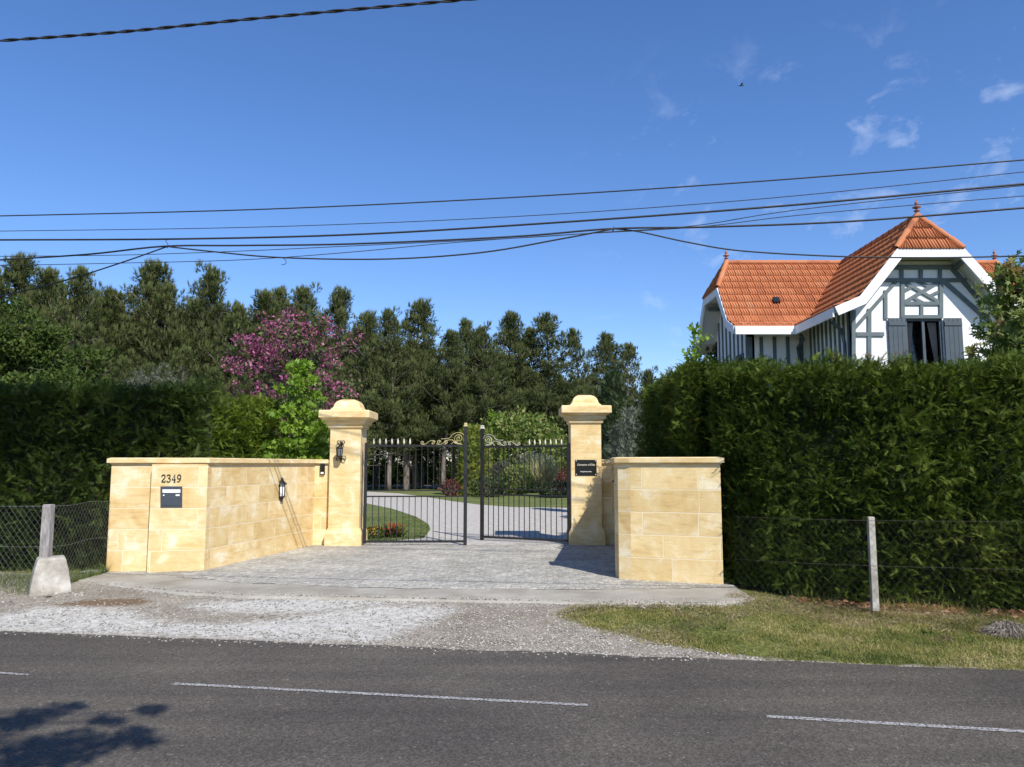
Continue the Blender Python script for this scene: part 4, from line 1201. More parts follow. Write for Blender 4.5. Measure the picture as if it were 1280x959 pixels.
# grey-green timbers on the front gable ------------------------------------------------
def tb(px0, py0, px1, py1, w=.105, off=.03):
    a_ = P(px0, py0, YW - off); c_ = P(px1, py1, YW - off)
    m_ = MB(); m_.bar(a_, c_, w, .035, up=(0, -1, 0))
    # bar(): width runs sideways in the wall plane, height across it
    m_.build('timber', M['timber'], house)
tb(1112, 334, 1197, 334, .12)
tb(1097, 350.2, 1208, 350.2, .10, .032)
for x_ in (1127, 1151, 1175): tb(x_, 337, x_, 348, .09, .028)
tb(1128.3, 352.5, 1128.3, 397, .10); tb(1176.4, 352.5, 1176.4, 397, .10)
tb(1120, 352, 1067.5, 411, .085, .027); tb(1179.5, 351, 1237, 402, .11, .027)
tb(1187, 332, 1222, 372, .12, .025)
tb(1107, 363, 1107, 399, .09, .024); tb(1086.6, 386, 1086.6, 470, .10, .024); tb(1067, 352 + 36, 1067, 470, .10, .033)
tb(1070, 417.8, 1105, 417.8, .10, .030)
tb(1131, 379.3, 1174, 379.3, .09, .026); tb(1152, 381, 1152, 394, .08, .026); tb(1127, 396, 1178, 396, .09, .028)
tb(1130, 352.5, 1173.7, 377.5, .085, .022); tb(1130, 378, 1173, 352.5, .085, .020)
tb(1147.5, 352, 1162.5, 359, .08, .018); tb(1129.4, 363.8, 1140.5, 358, .08, .018); tb(1140, 371.3, 1153.7, 378.8, .08, .016); tb(1162.5, 370, 1173.7, 364.5, .08, .016)
# posts on the other walls
for x_ in (951, 967.5, 984, 1001):
    xx = P(x_, 420, YW2).x; m_ = MB(); m_.box((xx, YW2 - .018, 2.7), (.10, .03, 5.35)); m_.build('timber', M['timber'], house)
for i in range(10):
    yy = YW + .14 + i * (YW2 - YW - .2) / 9.5; m_ = MB(); m_.box((XW0 - .018, yy, (ptop(dw)) / 2), (.03, .085, ptop(dw) - .05)); m_.build('timber', M['timber'], house)
for i in range(8):
    yy = YW2 + .06 + i * .42
    if yy < YR + 1.6:
        m_ = MB(); h_ = ptop(abs(YR - yy)) - .05; m_.box((XWL - .018, yy, h_ / 2), (.03, .09, h_)); m_.build('timber', M['timber'], house)
m_ = MB(); m_.box((XWL + .05, YW2 - .02, 2.7), (.14, .05, 5.35)); m_.build('corner_post', M['timber'], house)
m_ = MB(); m_.box((XWL - .02, YW2 + .75, 4.2), (.04, .75, 1.5)); w_ = m_.build('window', M['shutter'], house)
m_ = MB(); m_.box((XWL - .045, YW2 + .75, 4.2), (.012, .55, 1.3)); m_.build('pane', M['glassdark'], w_)
# brackets under the verge
for sx in (-1, 1):
    m_ = MB(); xx = XR + sx * (d1 + .02)
    m_.bar((xx, YW, z1 - .34), (xx, YF + .06, z1 - .27), .09, .10); m_.build('bracket', M['timber'], house)
m_ = MB()
for sx in (-1, 1): m_.bar((XL + .1, YR + sx * d1 * .9, z1 - .32), (XWL, YR + sx * d1 * .9, z1 - .32), .12, .12)
m_.build('bracket', M['timber'], house)
# window -----------------------------------------------------------------------------
m_ = MB(); cxw = (wx0 + wx1) / 2; ww = wx1 - wx0; zc = (wzt + wzb) / 2; hh = wzt - wzb
for sx in (-1, 1): m_.box((cxw + sx * (ww / 2 - .03), YW + .06, zc), (.06, .07, hh))
m_.box((cxw, YW + .06, wzt - .03), (ww - .12, .07, .06)); m_.box((cxw, YW + .06, wzb + .03), (ww - .12, .07, .06))
win = m_.build('window', M['shutter'], house)
m_ = MB(); m_.box((cxw, YW + .055, zc), (.07, .05, hh - .12)); m_.build('mullion', M['shutter'], win)
m_ = MB(); m_.box((cxw, YW + .6, zc), (ww + .6, .02, hh + .3)); m_.build('dark_room', M['glassdark'], win)
m_ = MB(); m_.box((cxw, YW + .075, zc), (ww - .12, .006, hh - .12)); pn = m_.build('pane', pmat('pane_glass', [(.9, .9, .9), (.95, .95, .95)], 2, .02, 0), win)
gm = pn.data.materials[0]; gm.node_tree.nodes['Principled BSDF'].inputs['Transmission Weight'].default_value = 1.0; gm.node_tree.nodes['Principled BSDF'].inputs['IOR'].default_value = 1.02
for sx in (-1, 1):
    m_ = MB(); vs = []
    N = 24
    for i in range(N + 1):
        t = i / N; 
        for zz, xo in ((wzt - .08, .0), (wzb + .2, .16)):
            vs.append((cxw + sx * (ww / 2 - .07 - t * (.22 - xo)), YW + .16 + .025 * math.sin(i * 1.9), zz))
    m_.add(vs, [(2 * i, 2 * i + 2, 2 * i + 3, 2 * i + 1) for i in range(N)]); m_.build('curtain', M['curtain'], win)
for xa, xb, sx in ((P(1108.5, 400, YW).x, wx0 - .01, -1), (wx1 + .01, P(1200.5, 400, YW).x, 1)):
    m_ = MB(); n = 4; pw = (xb - xa) / n
    for i in range(n): m_.box((xa + pw * (i + .5), YW - .055, zc), (pw - .008, .03, hh))
    for zz in (wzt - .15, wzb + .25): m_.box(((xa + xb) / 2, YW - .08, zz), (xb - xa - .02, .022, .09))
    m_.build('shutter', M['shutter'], house)
# finials
def finial(x, y, z, s=1.0):
    m_ = MB()
    m_.lathe([(.13 * s, -.04), (.12 * s, .03), (.06 * s, .08), (.05 * s, .16), (.10 * s, .19), (.11 * s, .22), (.045 * s, .27), (.04 * s, .30), (.15 * s, .37), (.15 * s, .40), (.05 * s, .43), (.035 * s, .50), (.075 * s, .56), (.05 * s, .62), (.02 * s, .68), (.012 * s, .80)], (0, 0, 0), 10)
    m_.v = [(x + v[0], y + v[1], z + v[2] * s * .78) for v in m_.v]
    m_.build('finial', M['finial'], house)
finial(XR, YPK, z0 + .08, .72); finial(XLP, YR, z0 + .08, .66); finial(XRP, YR, z0 + .08, .66)
# roof vent, gutter pipes
q = P(969, 357, YR - 1.28); m_ = MB(); m_.box((q.x, q.y - .05, fz(YR - q.y) + .07), (.19, .22, .09), M=Matrix.Rotation(R(50), 3, 'X')); m_.build('roof_vent', M['glassdark'], house)
m_ = MB(); m_.tube([(XR - d3 + .1, YE - .07, z3 - .25), (XR - d3 + .25, YE + .15, z3 - .35), (XW0 - .35, YW2 - .1, z3 - .5), (XW0 - .3, YW2 - .08, z3 - .9), (XW0 - .3, YW2 - .08, .2)], .05, 8); m_.build('downpipe', M['shutter'], house)
m_ = MB(); m_.tube([(XR - d3 + .12, YF + .5, z3 - .27), (XW0 - .15, YW + .25, z3 - .42), (XW0 - .1, YW + .2, z3 - .8), (XW0 - .1, YW + .2, .2)], .045, 8); m_.build('downpipe', M['shutter'], house)

# ================================================================== VEGETATION
FAN = t_feather(13, .85, .48, .085, seed=2)
FAN2 = t_feather(11, .65, .42, .09, seed=5, droop=.4)
def unit(v): v = np.array(v, dtype=float); return v / np.linalg.norm(v)
def hedge_faces(faces, per_m2, smin, smax, tmpls=(FAN, FAN2), upb=.55, rnd=.55, depth=.22, side=(.25, 0, 0)):
    Vs = []; Fs = []; Ts = []; base = 0
    for (o, u, v, nrm, dens) in faces:
        o, u, v = map(lambda q_: np.array(q_, dtype=float), (o, u, v)); nrm = unit(nrm)
        area = np.linalg.norm(np.cross(u, v)); N = int(area * per_m2 * dens)
        a = np.random.rand(N, 1); b = np.random.rand(N, 1)
        p = o + a * u + b * v
        bul = np.array([noise.noise(Vector(q_) * 1.1) * .22 + noise.noise(Vector(q_) * 3.3) * .13 + noise.noise(Vector(q_) * 8) * .05 for q_ in p])
        p = p + nrm * (bul + np.random.uniform(-depth, .05, N))[:, None]
        D = nrm[None, :] * .65 + np.array([0, 0, upb]) + np.array(side) + np.random.normal(0, rnd, (N, 3))
        roll = np.random.normal(0, .5, (N, 3)) + np.cross(nrm, [0, 0, 1.0]) * .0 + np.array([0, 0, 1.0]) * .9
        Rm = frames(D, roll)
        lo = np.array([noise.noise(Vector(q_) * .9 + Vector((5, 5, 5))) for q_ in p])
        tint = np.clip(.42 + lo * .35 + np.random.normal(0, .17, N), 0, 1)
        for k_, tm in enumerate(tmpls):
            sel = np.arange(N) % len(tmpls) == k_
            S = np.random.uniform(smin, smax, sel.sum())
            V, Fc, T = scatter(tm[0], tm[1], Rm[sel], S, p[sel], tint[sel])
            Vs.append(V); Fs.append(Fc + base); Ts.append(T); base += len(V)
    return np.concatenate(Vs), np.concatenate(Fs), np.concatenate(Ts)
def hedge(name, label, faces, core, mat, loc, per=1400, smin=.065, smax=.175, **k):
    t = empty(name, loc, label, 'hedge')
    V, Fc, T = hedge_faces(faces, per, smin, smax, **k)
    npmesh('foliage', V, Fc, mat, T, t)
    m_ = MB()
    for poly, za, zb in core: m_.prism(poly, za, zb)
    m_.build('stems', M['twig'], t)
    return t
# right hedge
h0 = gground(915, 752); h1 = gground(1280, 777)
hd = (h1 + Vector((0, .42, 0)) - Vector((3.0, h0.y + .78, 0))); hd.z = 0; hd.normalize(); hn = Vector((hd.y, -hd.x, 0))
HZ = P(1000, 451, h0.y - .15).z
p0 = Vector((3.04, h0.y + .84, 0)) + hd * .5; far_ = p0 + hd * 9.2; c0 = Vector((2.98, p0.y + .72, 0))
bk = -hn * 1.5
Hs = P(868, 453, 11.45).z
lf0 = Vector((2.62, 11.45, 0)); lf1 = Vector((2.80, 16.2, 0))
faces = [(p0 + Vector((0, 0, -.08)), far_ - p0, (0, 0, HZ + .05), hn, 1),
         (p0 + Vector((0, 0, HZ - .06)), far_ - p0, bk, (0, 0, 1), .8),
         (c0, p0 - c0, (0, 0, HZ + .02), (-.72, -.7, 0), 1.2),
         (c0, Vector((.1, 1.0, 0)), (0, 0, HZ + .02), (-1, 0, 0), .9),
         (c0 + Vector((0, 0, HZ - .06)), Vector((.6, -.5, 0)), Vector((.1, 1.0, 0)), (0, 0, 1), .9),
         (c0 + Vector((-.14, .18, 1.5)), Vector((.4, -.1, 0)), (0, 0, HZ - 1.5), (-.3, -1, 0), 1.0),
         (lf0 + Vector((0, 0, 1.2)), (1.2, .1, 0), (0, 0, Hs - 1.2), (0, -1, 0), 1),
         (lf0 + Vector((0, 0, .9)), lf1 - lf0, (0, 0, Hs - .95), (-1, 0, 0), .9),
         (lf0 + Vector((0, 0, Hs - .08)), lf1 - lf0, (1.4, 0, 0), (0, 0, 1), .8)]
def inset(poly, d): return offset_poly([tuple(Vector(p)[:2]) for p in poly], -d)
core = [(inset([c0, p0, far_, far_ + bk, c0 + Vector((.2, 1.2, 0))], .22), -.1, HZ - .26), (inset([lf0, lf0 + Vector((1.5, 0, 0)), lf1 + Vector((1.5, 0, 0)), lf1], .24), -.1, Hs - .28)]
hedge('clipped_hedge', 'tall clipped cypress hedge right of the gates, in front of the house', faces, core, M['hedge'], (p0.x, p0.y, 0), side=(.3, 0, 0))
# left hedge
HL_ = P(120, 482, 12.45).z
a0 = Vector((-13.0, 12.0, 0)); a1 = Vector((P(247, 520, 12.55).x, 12.5, 0)); a3 = Vector((P(228, 540, 15.2).x, 15.2, 0)); a2 = Vector((P(349, 540, 17.0).x, 17.0, 0)); H3 = P(228, 484, 15.2).z; H2 = P(345, 507, 17).z; n3 = Vector(((a2 - a3).y, -(a2 - a3).x, 0)).normalized()
faces = [(a0 + Vector((0, 0, -.05)), a1 - a0, (0, 0, HL_), (0, -1, 0), .9),
         (a0 + Vector((0, 0, HL_ - .1)), a1 - a0, (0, 1.5, 0), (0, 0, 1), .7),
         (a1 + Vector((0, 0, 0)), (a3 - a1) + Vector((.3, 0, 0)), (0, 0, HL_), (1, 0, 0), .8)]
faces2 = [(a3 + Vector((0, 0, .6)), a2 - a3, (0, 0, (H2 + H3) / 2 - .6), n3, 1),
          (a3 + Vector((0, 0, H3 - .12)), (a2 - a3) + Vector((0, 0, H2 - H3)), -n3 * 1.2, (0, 0, 1), .9),
          (a2 + Vector((0, 0, .6)), -n3 * 1.2, (0, 0, H2 - .6), (.66, .75, 0), .6)]
core = [(inset([a0, a1, a1 + Vector((0, 1.5, 0)), a0 + Vector((0, 1.5, 0))], .24), -.1, HL_ - .28)]
hedge('clipped_hedge', 'clipped cypress hedge standing back in full sun beside the bright young tree', faces2, [(inset([a3, a2, a2 - n3 * 1.2, a3 - n3 * 1.2], .24), -.1, min(H2, H3) - .3)], M['hedge_sunlit'], (a2.x, a2.y, 0), per=900, smin=.10, smax=.22)
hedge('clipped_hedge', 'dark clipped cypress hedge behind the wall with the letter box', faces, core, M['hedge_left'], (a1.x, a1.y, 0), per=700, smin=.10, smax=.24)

# ------------------------------------------------------------------ trees
def wob(p, q, n, amp, seed):
    out = []
    for i in range(n + 1):
        t = i / n; v = Vector(p).lerp(Vector(q), t)
        k_ = math.sin(math.pi * t) if False else t
        out.append(v + Vector((noise.noise(Vector((seed, t * 2.1, 0))), noise.noise(Vector((seed, 7, t * 2.1))), 0)) * amp * min(1, t * 3))
    return out
def cluster(N, c, r, flat=.7):
    d = np.random.normal(size=(N, 3)); d /= np.linalg.norm(d, axis=1, keepdims=True)
    rr = np.random.rand(N, 1) ** .45
    return np.array(c) + d * rr * np.array([r, r, r * flat]), d
def leaf_cloud(P_, D, tmpl, smin, smax, upb=.4, rnd=.8, tint=None):
    N = len(P_)
    DD = D * .6 + np.array([0, 0, upb]) + np.random.normal(0, rnd, (N, 3))
    return scatter(tmpl[0], tmpl[1], frames(DD), np.random.uniform(smin, smax, N), P_, tint if tint is not None else np.clip(np.random.normal(.5, .22, N), 0, 1))
def merge(parts):
    Vs = []; Fs = []; Ts = []; b = 0
    for V, Fc, T in parts: Vs.append(V); Fs.append(Fc + b); Ts.append(T); b += len(V)
    return np.concatenate(Vs), np.concatenate(Fs), np.concatenate(Ts)

def make_tree(name, label, cat, loc, H, prof, z0f, nb, mats, tmpl, leaf, cl, per, trunk_r=.08, bark='bark', rise=.5, group=None, flowers=None, seed=1, flat=.7, upb=.4, lean=(0, 0)):
    rs = random.Random(seed); loc = Vector(loc)
    t = empty(name, loc, label, cat, group)
    wood = MB()
    tr = wob((0, 0, -.1), (lean[0], lean[1], H * .95), 10, H * .035, seed * 3.1)
    wood.tube(tr, [trunk_r * (1 - .85 * i / 10) for i in range(11)], 8)
    leaves = []; fl = []
    for i in range(nb):
        f = z0f + (1 - z0f) * ((i + rs.random()) / nb) ** .9
        b0 = tr[min(10, int(f * 10))].lerp(tr[min(10, int(f * 10) + 1)], f * 10 % 1) if f < 1 else tr[10]
        az = i * 2.4 + rs.uniform(-.5, .5)
        L = prof((f - z0f) / (1 - z0f)) * rs.uniform(.6, 1.15)
        ez = rise * L * rs.uniform(.4, 1.2)
        tip = b0 + Vector((math.cos(az) * L, math.sin(az) * L, ez))
        br_ = [b0.lerp(tip, q_) + Vector((0, 0, .12 * L * math.sin(q_ * 3.14))) + Vector((rs.uniform(-1, 1), rs.uniform(-1, 1), rs.uniform(-1, 1))) * .04 * L for q_ in (0, .25, .5, .75, 1)]
        r0 = max(.008, trunk_r * .38 * (1 - .6 * f))
        wood.tube(br_, [r0, r0 * .8, r0 * .6, r0 * .4, r0 * .15], 5)
        nc = max(2, int(L / cl * 1.6))
        for k_ in range(nc):
            q_ = .3 + .75 * (k_ + rs.random()) / nc
            c = b0.lerp(tip, min(1.05, q_)) + Vector((rs.gauss(0, 1), rs.gauss(0, 1), rs.gauss(0, .8))) * cl * .55
            n_ = int(per * rs.uniform(.6, 1.3))
            pp, dd = cluster(n_, c, cl * rs.uniform(.7, 1.2), flat)
            tn = np.clip(rs.gauss(.45, .16) + np.random.normal(0, .16, n_), 0, 1)
            if flowers and rs.random() < flowers[1]:
                fl.append(leaf_cloud(pp, dd, flowers[3], flowers[2] * .7, flowers[2] * 1.2, .3, .9, tn))
                wood.tube([b0.lerp(tip, min(1, q_)), c], [.012, .006], 4)
            else:
                leaves.append(leaf_cloud(pp, dd, tmpl, leaf * .7, leaf * 1.2, upb, .8, tn))
                if nb < 60: wood.tube([b0.lerp(tip, min(1, q_)), c], [.010, .004], 4)
    o = wood.build('trunk', M[bark], t, rel=False)
    V, Fc, T = merge(leaves); npmesh('crown', V, Fc, M[mats], T, t, rel=False)
    if fl:
        V, Fc, T = merge(fl); npmesh('blossom', V, Fc, M[flowers[0]], T, t, rel=False)
    return t

def make_shrub(name, label, cat, loc, rx_, ry_, h, mat, tmpl, leaf, N, flat_top=False, seed=1, upb=.5, col=False, group=None, stems='bark', z_lo=.02, rnd=.7, thick=.35):
    rs = random.Random(seed); loc = Vector(loc)
    t = empty(name, loc, label, cat, group)
    d = np.random.normal(size=(N, 3)); d /= np.linalg.norm(d, axis=1, keepdims=True)
    if col: # column: points on a tapering cylinder
        th = np.random.rand(N) * 6.283; zz = np.random.rand(N) ** .85
        rr = np.where(zz > .82, np.sqrt(np.clip(1 - ((zz - .82) / .18) ** 2, 0, 1)), 1) * (.92 + .08 * np.sin(th * 3))
        d = np.stack([np.cos(th) * rr, np.sin(th) * rr, zz * 2 - 1], axis=1)
    rad = np.array([1 + .22 * noise.noise(Vector(q_) * 2.1 + Vector((seed, 0, 0))) + .13 * noise.noise(Vector(q_) * 5.5 + Vector((0, seed, 0))) for q_ in d])
    rad = rad * (1 - thick * np.random.rand(N) ** 1.6)
    q_ = d * rad[:, None] if not col else np.stack([d[:, 0] * rad, d[:, 1] * rad, d[:, 2]], axis=1)
    pos = np.stack([q_[:, 0] * rx_, q_[:, 1] * ry_, (q_[:, 2] * .5 + .5) * h], axis=1)
    pos = pos[pos[:, 2] > z_lo]; dd = d[:len(pos)]
    tn = np.clip(.45 + np.array([.45 * noise.noise(Vector(v) * 1.8) for v in pos]) + np.random.normal(0, .17, len(pos)), 0, 1)
    V, Fc, T = leaf_cloud(pos, dd, tmpl, leaf * .65, leaf * 1.25, upb, rnd, tn)
    m_ = MB()
    for i in range(9):
        a_ = i * 2.4; r_ = rs.uniform(.2, .75)
        m_.tube(wob((.08 * math.cos(a_), .08 * math.sin(a_), -.05), (rx_ * r_ * math.cos(a_), ry_ * r_ * math.sin(a_), h * rs.uniform(.5, .85)), 5, .1, i + seed), [.05, .04, .03, .025, .018, .008], 5)
    m_.build('stems', M[stems], t, rel=False)
    npmesh('foliage', V, Fc, M[mat], T, t, rel=False)
    return t

# maritime pines -----------------------------------------------------------
TUFT = t_tuft(10, .085, 1.0, 3)
TUFT2 = t_tuft(9, .085, .8, 8)
CANDLE = t_tuft(9, .10, .42, 4)
def pine_meshes(seed, H=11.0, cb=.30, Rm_=2.0, dens=1.0, sparse=False):
    rs = random.Random(seed); np.random.seed(seed)
    wood = MB(); lv = []
    tr = wob((0, 0, -.2), (rs.uniform(-.3, .3), rs.uniform(-.3, .3), H), 12, .5, seed * 1.7)
    wood.tube(tr, [.17 * (1 - .9 * i / 12) + .012 for i in range(13)], 8)
    z = H * cb
    k_ = 0
    # dead lower limbs
    for i in range(7):
        zz = H * rs.uniform(.12, cb); a_ = rs.uniform(0, 6.28); L = rs.uniform(.4, 1.2)
        b0 = tr[int(zz / H * 12)]; wood.tube([Vector((b0.x, b0.y, zz)), Vector((b0.x + math.cos(a_) * L, b0.y + math.sin(a_) * L, zz + .1))], [.02, .008], 4)
    while z < H * .985:
        f = max(0, (z / H - cb) / (1 - cb))
        prof = Rm_ * (min(1, (f + .12) / .22) ** .6) * (1 - f ** 1.45 * .95)
        nb = rs.choice((4, 5, 6)) if f < .85 else 4
        for b in range(nb):
            if sparse and rs.random() < .3: continue
            az = b * 6.283 / nb + k_ * .9 + rs.uniform(-.35, .35); L = prof * rs.uniform(.55, 1.2)
            ii = z / H * 12; c0 = tr[int(ii)].lerp(tr[min(12, int(ii) + 1)], ii % 1)
            rise = L * (.18 + .75 * f) * rs.uniform(.5, 1.3)
            tip = c0 + Vector((math.cos(az) * L, math.sin(az) * L, rise))
            pts = [c0.lerp(tip, q_) + Vector((0, 0, -.10 * L * math.sin(q_ * 3.14))) for q_ in (0, .35, .7, 1)]
            wood.tube(pts, [.045 * (1 - .6 * f), .03, .02, .008], 5)
            nc = max(2, int(L / .38))
            for c_ in range(nc):
                q_ = .32 + .70 * (c_ + .6) / nc
                cc = c0.lerp(tip, min(q_, 1.03)) + Vector((rs.gauss(0, .17), rs.gauss(0, .17), rs.gauss(.05, .13)))
                n_ = int(20 * dens)
                rr = rs.uniform(.25, .44)
                pp, dd = cluster(n_, cc, rr, .75)
                tn = np.clip(rs.gauss(.42, .14) + np.random.normal(0, .14, n_), 0, 1)
                out = np.array([math.cos(az) * .4, math.sin(az) * .4, .85])
                DD = dd * .75 + out + np.random.normal(0, .3, (n_, 3))
                tm = TUFT if c_ % 2 else TUFT2
                nc_ = 5; ca, cd_ = cluster(nc_, cc + Vector((0, 0, rr * .55)), rr * .8, .4)
                lv.append(scatter(CANDLE[0], CANDLE[1], frames(cd_ * .18 + np.array([0, 0, 1.])), np.random.uniform(.26, .46, nc_), ca, np.clip(np.random.normal(.62, .12, nc_), 0, 1)))
                lv.append(scatter(tm[0], tm[1], frames(DD), np.random.uniform(.17, .29, n_), pp, tn))
        k_ += 1
        z += H * rs.uniform(.026, .042)
    # leader
    pp, dd = cluster(26, tr[12] + Vector((0, 0, -.1)), .22, 1.6)
    lv.append(scatter(CANDLE[0], CANDLE[1], frames(dd * .15 + np.array([0, 0, 1.])), np.random.uniform(.35, .6, 26), pp, np.full(26, .6)))
    V, Fc, T = merge(lv)
    return wood, (V, Fc, T)
PINES = []
def pine(loc, H, rz, proto, label, group, first=None):
    if proto not in first:
        w_, (V, Fc, T) = pine_meshes(*PSPEC[proto])
        t = empty('pine_tree', loc, label, 'tree', group, rz)
        w_.build('trunk', M['pine_bark'], t, rel=False); npmesh('crown', V, Fc, M['pine'], T, t, rel=False)
        first[proto] = t
    else:
        src = first[proto]
        t = src.copy(); COL.objects.link(t)
        for ch in list(src.children):
            c = ch.copy(); COL.objects.link(c); c.parent = t
    t.location = loc; t.rotation_euler = (0, 0, rz); s_ = H / PSPEC[proto][1]; t.scale = (s_ * random.uniform(.85, 1.3), s_ * random.uniform(.85, 1.3), s_)
    t['label'] = label; t['group'] = group
    return t
PSPEC = [(11, 11.0, .25, 2.5, 1.0), (12, 11.0, .34, 2.2, .9), (13, 11.0, .20, 2.7, 1.0), (14, 11.0, .38, 2.1, .75, True), (15, 11.0, .28, 2.4, 1.0)]
first = {}
sky_line = [(-22, 345), (20, 329), (57, 352), (95, 346), (132, 372), (175, 339), (214, 364), (262, 347), (300, 388), (326, 378), (356, 371), (384, 369), (415, 371), (455, 399), (490, 397), (522, 384), (556, 424), (579, 407), (602, 417), (629, 402), (661, 419), (691, 401), (722, 419), (753, 424), (779, 436)]
ORD = ['first', 'second', 'third', 'fourth', 'fifth', 'sixth', 'seventh', 'eighth', 'ninth', 'tenth', 'eleventh', 'twelfth', 'thirteenth', 'fourteenth', 'fifteenth', 'sixteenth', 'seventeenth', 'eighteenth', 'nineteenth', 'twentieth', 'twenty-first', 'twenty-second', 'twenty-third', 'twenty-fourth', 'twenty-fifth']
rs = random.Random(5)
for i, (px, py) in enumerate(sky_line):
    Y = 42 + i * .55 + rs.uniform(-2, 2)
    p = P(px, py, Y); pr_i = (0, 2, 4, 1, 0, 4, 2)[i % 7] if px < 640 else (1, 3, 3, 1, 3)[i % 5]
    lab = '%s crown from the left along the skyline of pines' % ORD[i]
    pine((p.x, Y, 0), p.z + .1, rs.uniform(0, 6.28), pr_i, lab, 'maritime pines of the wood beyond the lawn', first)
# the rows behind and the lower trees between them: dense wood
for i in range(46):
    px = -60 + i * 19.0; Y = 52 + (i % 3) * 6 + rs.uniform(-2, 2)
    ytop = np.interp(px, [0, 200, 400, 560, 780], [368, 372, 402, 434, 462]) + rs.uniform(0, 26)
    p = P(px, ytop, Y)
    if px > 740 and i % 2: continue
    pine((p.x, Y, 0), p.z, rs.uniform(0, 6.28), (0, 2, 4, 1, 3)[i % 5], 'dark pine deep in the wood, behind the front row of pines', 'pines deep in the wood', first)
for i in range(17):
    px = 120 + i * 38; Y = 38 + rs.uniform(-2, 4)
    if 440 < px < 700: continue
    ytop = np.interp(px, [120, 400, 780], [440, 470, 490]) + rs.uniform(-14, 22)
    p = P(px, ytop, Y)
    pine((p.x, Y, 0), p.z, rs.uniform(0, 6.28), (2, 0, 4)[i % 3], 'low young pine in front of the tall pines of the wood', 'young pines at the edge of the wood', first)
np.random.seed(21)
# far undergrowth closing the wood between the trunks
n_ = 9000
xx = np.random.uniform(-75, 20, n_); yy_ = 62 + np.random.rand(n_) * 8
pos = np.stack([xx, yy_, np.abs(np.random.normal(0, 1.4, n_))], axis=1)
V, Fc, T = leaf_cloud(pos, np.random.normal(0, .4, (n_, 3)), TUFT, .6, 1.3, .4, .6)
tag(npmesh('undergrowth', V, Fc, M['broad'], T), 'dark undergrowth closing the wood far behind the pine trunks', 'undergrowth', kind='stuff')

# nearer trees and shrubs ---------------------------------------------------
def rad(fn): return fn
make_tree('judas_tree', 'pink-purple flowering tree behind the left hedge', 'tree', (P(365, 500, 24).x, 24, 0), P(365, 412, 24).z, lambda f: 2.0 * (.75 + .55 * f) * (1 - f ** 3 * .70), .30, 50, 'judas', T_LEAF, .15, .33, 26, .13, rise=.75, flowers=('blossom', .68, .12, T_LEAF), seed=4)
make_tree('sweetgum_tree', 'bright green young tree standing against the left pillar', 'tree', (P(373, 560, 16.6).x, 16.6, 0), P(360, 446, 16.6).z, lambda f: .86 * (1 - f * .82), .22, 50, 'gum', T_STAR, .10, .18, 24, .05, rise=.45, seed=9)
make_tree('maple_tree', 'loose green tree with brownish young leaves in front of the timbered gable', 'tree', (P(1278, 440, 13.6).x, 13.6, 0), P(1250, 318, 13.6).z, lambda f: 1.35 * (1 - f * .80), .42, 56, 'gum_dull', T_STAR, .12, .22, 17, .06, rise=.42, seed=12)
make_tree('sapling', 'thin upright sapling rising behind the hedge left of the house', 'sapling', (P(868, 440, 17.5).x, 17.5, 0), P(864, 400, 17.5).z, lambda f: .42 * (1 - f * .6), .5, 22, 'gum', T_LEAF, .15, .13, 8, .035, rise=.9, seed=15)
make_tree('broadleaf_tree', 'dark green broadleaf tree at the left edge, over the hedge', 'tree', (P(22, 450, 27).x, 27, 0), P(30, 392, 27).z, lambda f: 1.7 * math.sqrt(max(.05, 1 - (f - .3) ** 2 * 1.6)), .22, 66, 'broad', T_LEAF, .15, .42, 80, .16, rise=.35, seed=17)
make_shrub('grey_shrub', 'grey-brown rounded shrub showing over the dark left hedge', 'shrub', (P(195, 470, 22).x, 22, 0), 1.6, 1.2, P(195, 462, 22).z, 'greyleaf', TUFT2, .22, 2600, seed=3)
make_tree('broadleaf_tree', 'mid green loose tree between the left hedge and the pines', 'tree', (P(95, 450, 31).x, 31, 0), P(95, 436, 31).z, lambda f: 1.3 * math.sqrt(max(.05, 1 - (f - .3) ** 2 * 1.6)), .22, 46, 'broad', T_LEAF, .22, .45, 36, .16, rise=.35, seed=19)
p = P(590, 612, 35); 
make_shrub('golden_cypress', 'clipped yellow-green cypress beyond the gap between the gate leaves', 'shrub', (P(591, 600, 41.25).x, 41.25, 0), 0.88, 0.90, P(590, 534, 41.25).z, 'goldleaf', FAN, .26, 2600, col=True, seed=2, thick=.2)
make_shrub('round_bush', 'large rounded green bush beyond the right gate leaf', 'bush', (P(652, 600, 47.5).x, 47.5, 0), 2.63, 2.25, P(652, 514, 47.5).z, 'gum_dull', T_LEAF, .26, 5200, seed=7, upb=.6, z_lo=.6)
make_tree('maple_tree', 'slender light green tree beside the golden cypress beyond the gates', 'tree', (P(617, 600, 47.5).x, 47.5, 0), P(615, 512, 47.5).z, lambda f: .8 * (1 - f * .6), .35, 26, 'gum', T_LEAF, .17, .24, 16, .05, seed=22)
make_shrub('silver_shrub', 'silvery shrub in the bed beyond the right gate leaf', 'shrub', (P(628, 600, 42.5).x, 42.5, 0), 0.92, 0.75, P(628, 578, 42.5).z, 'greyleaf', TUFT2, .2, 1800, seed=11)
make_shrub('silver_shrub', 'blue-grey bush directly behind the striped ornamental grass', 'shrub', (P(668, 600, 45).x, 45, 0), 1.35, 0.88, P(668, 566, 45).z, 'olive', TUFT2, .2, 2400, seed=13)
make_shrub('silver_shrub', 'low brown-green shrub left of the striped ornamental grass', 'shrub', (P(648, 600, 41.25).x, 41.25, 0), 0.92, 0.75, P(648, 580, 41.25).z, 'gum_dull', T_LEAF, .13, 1800, seed=14)
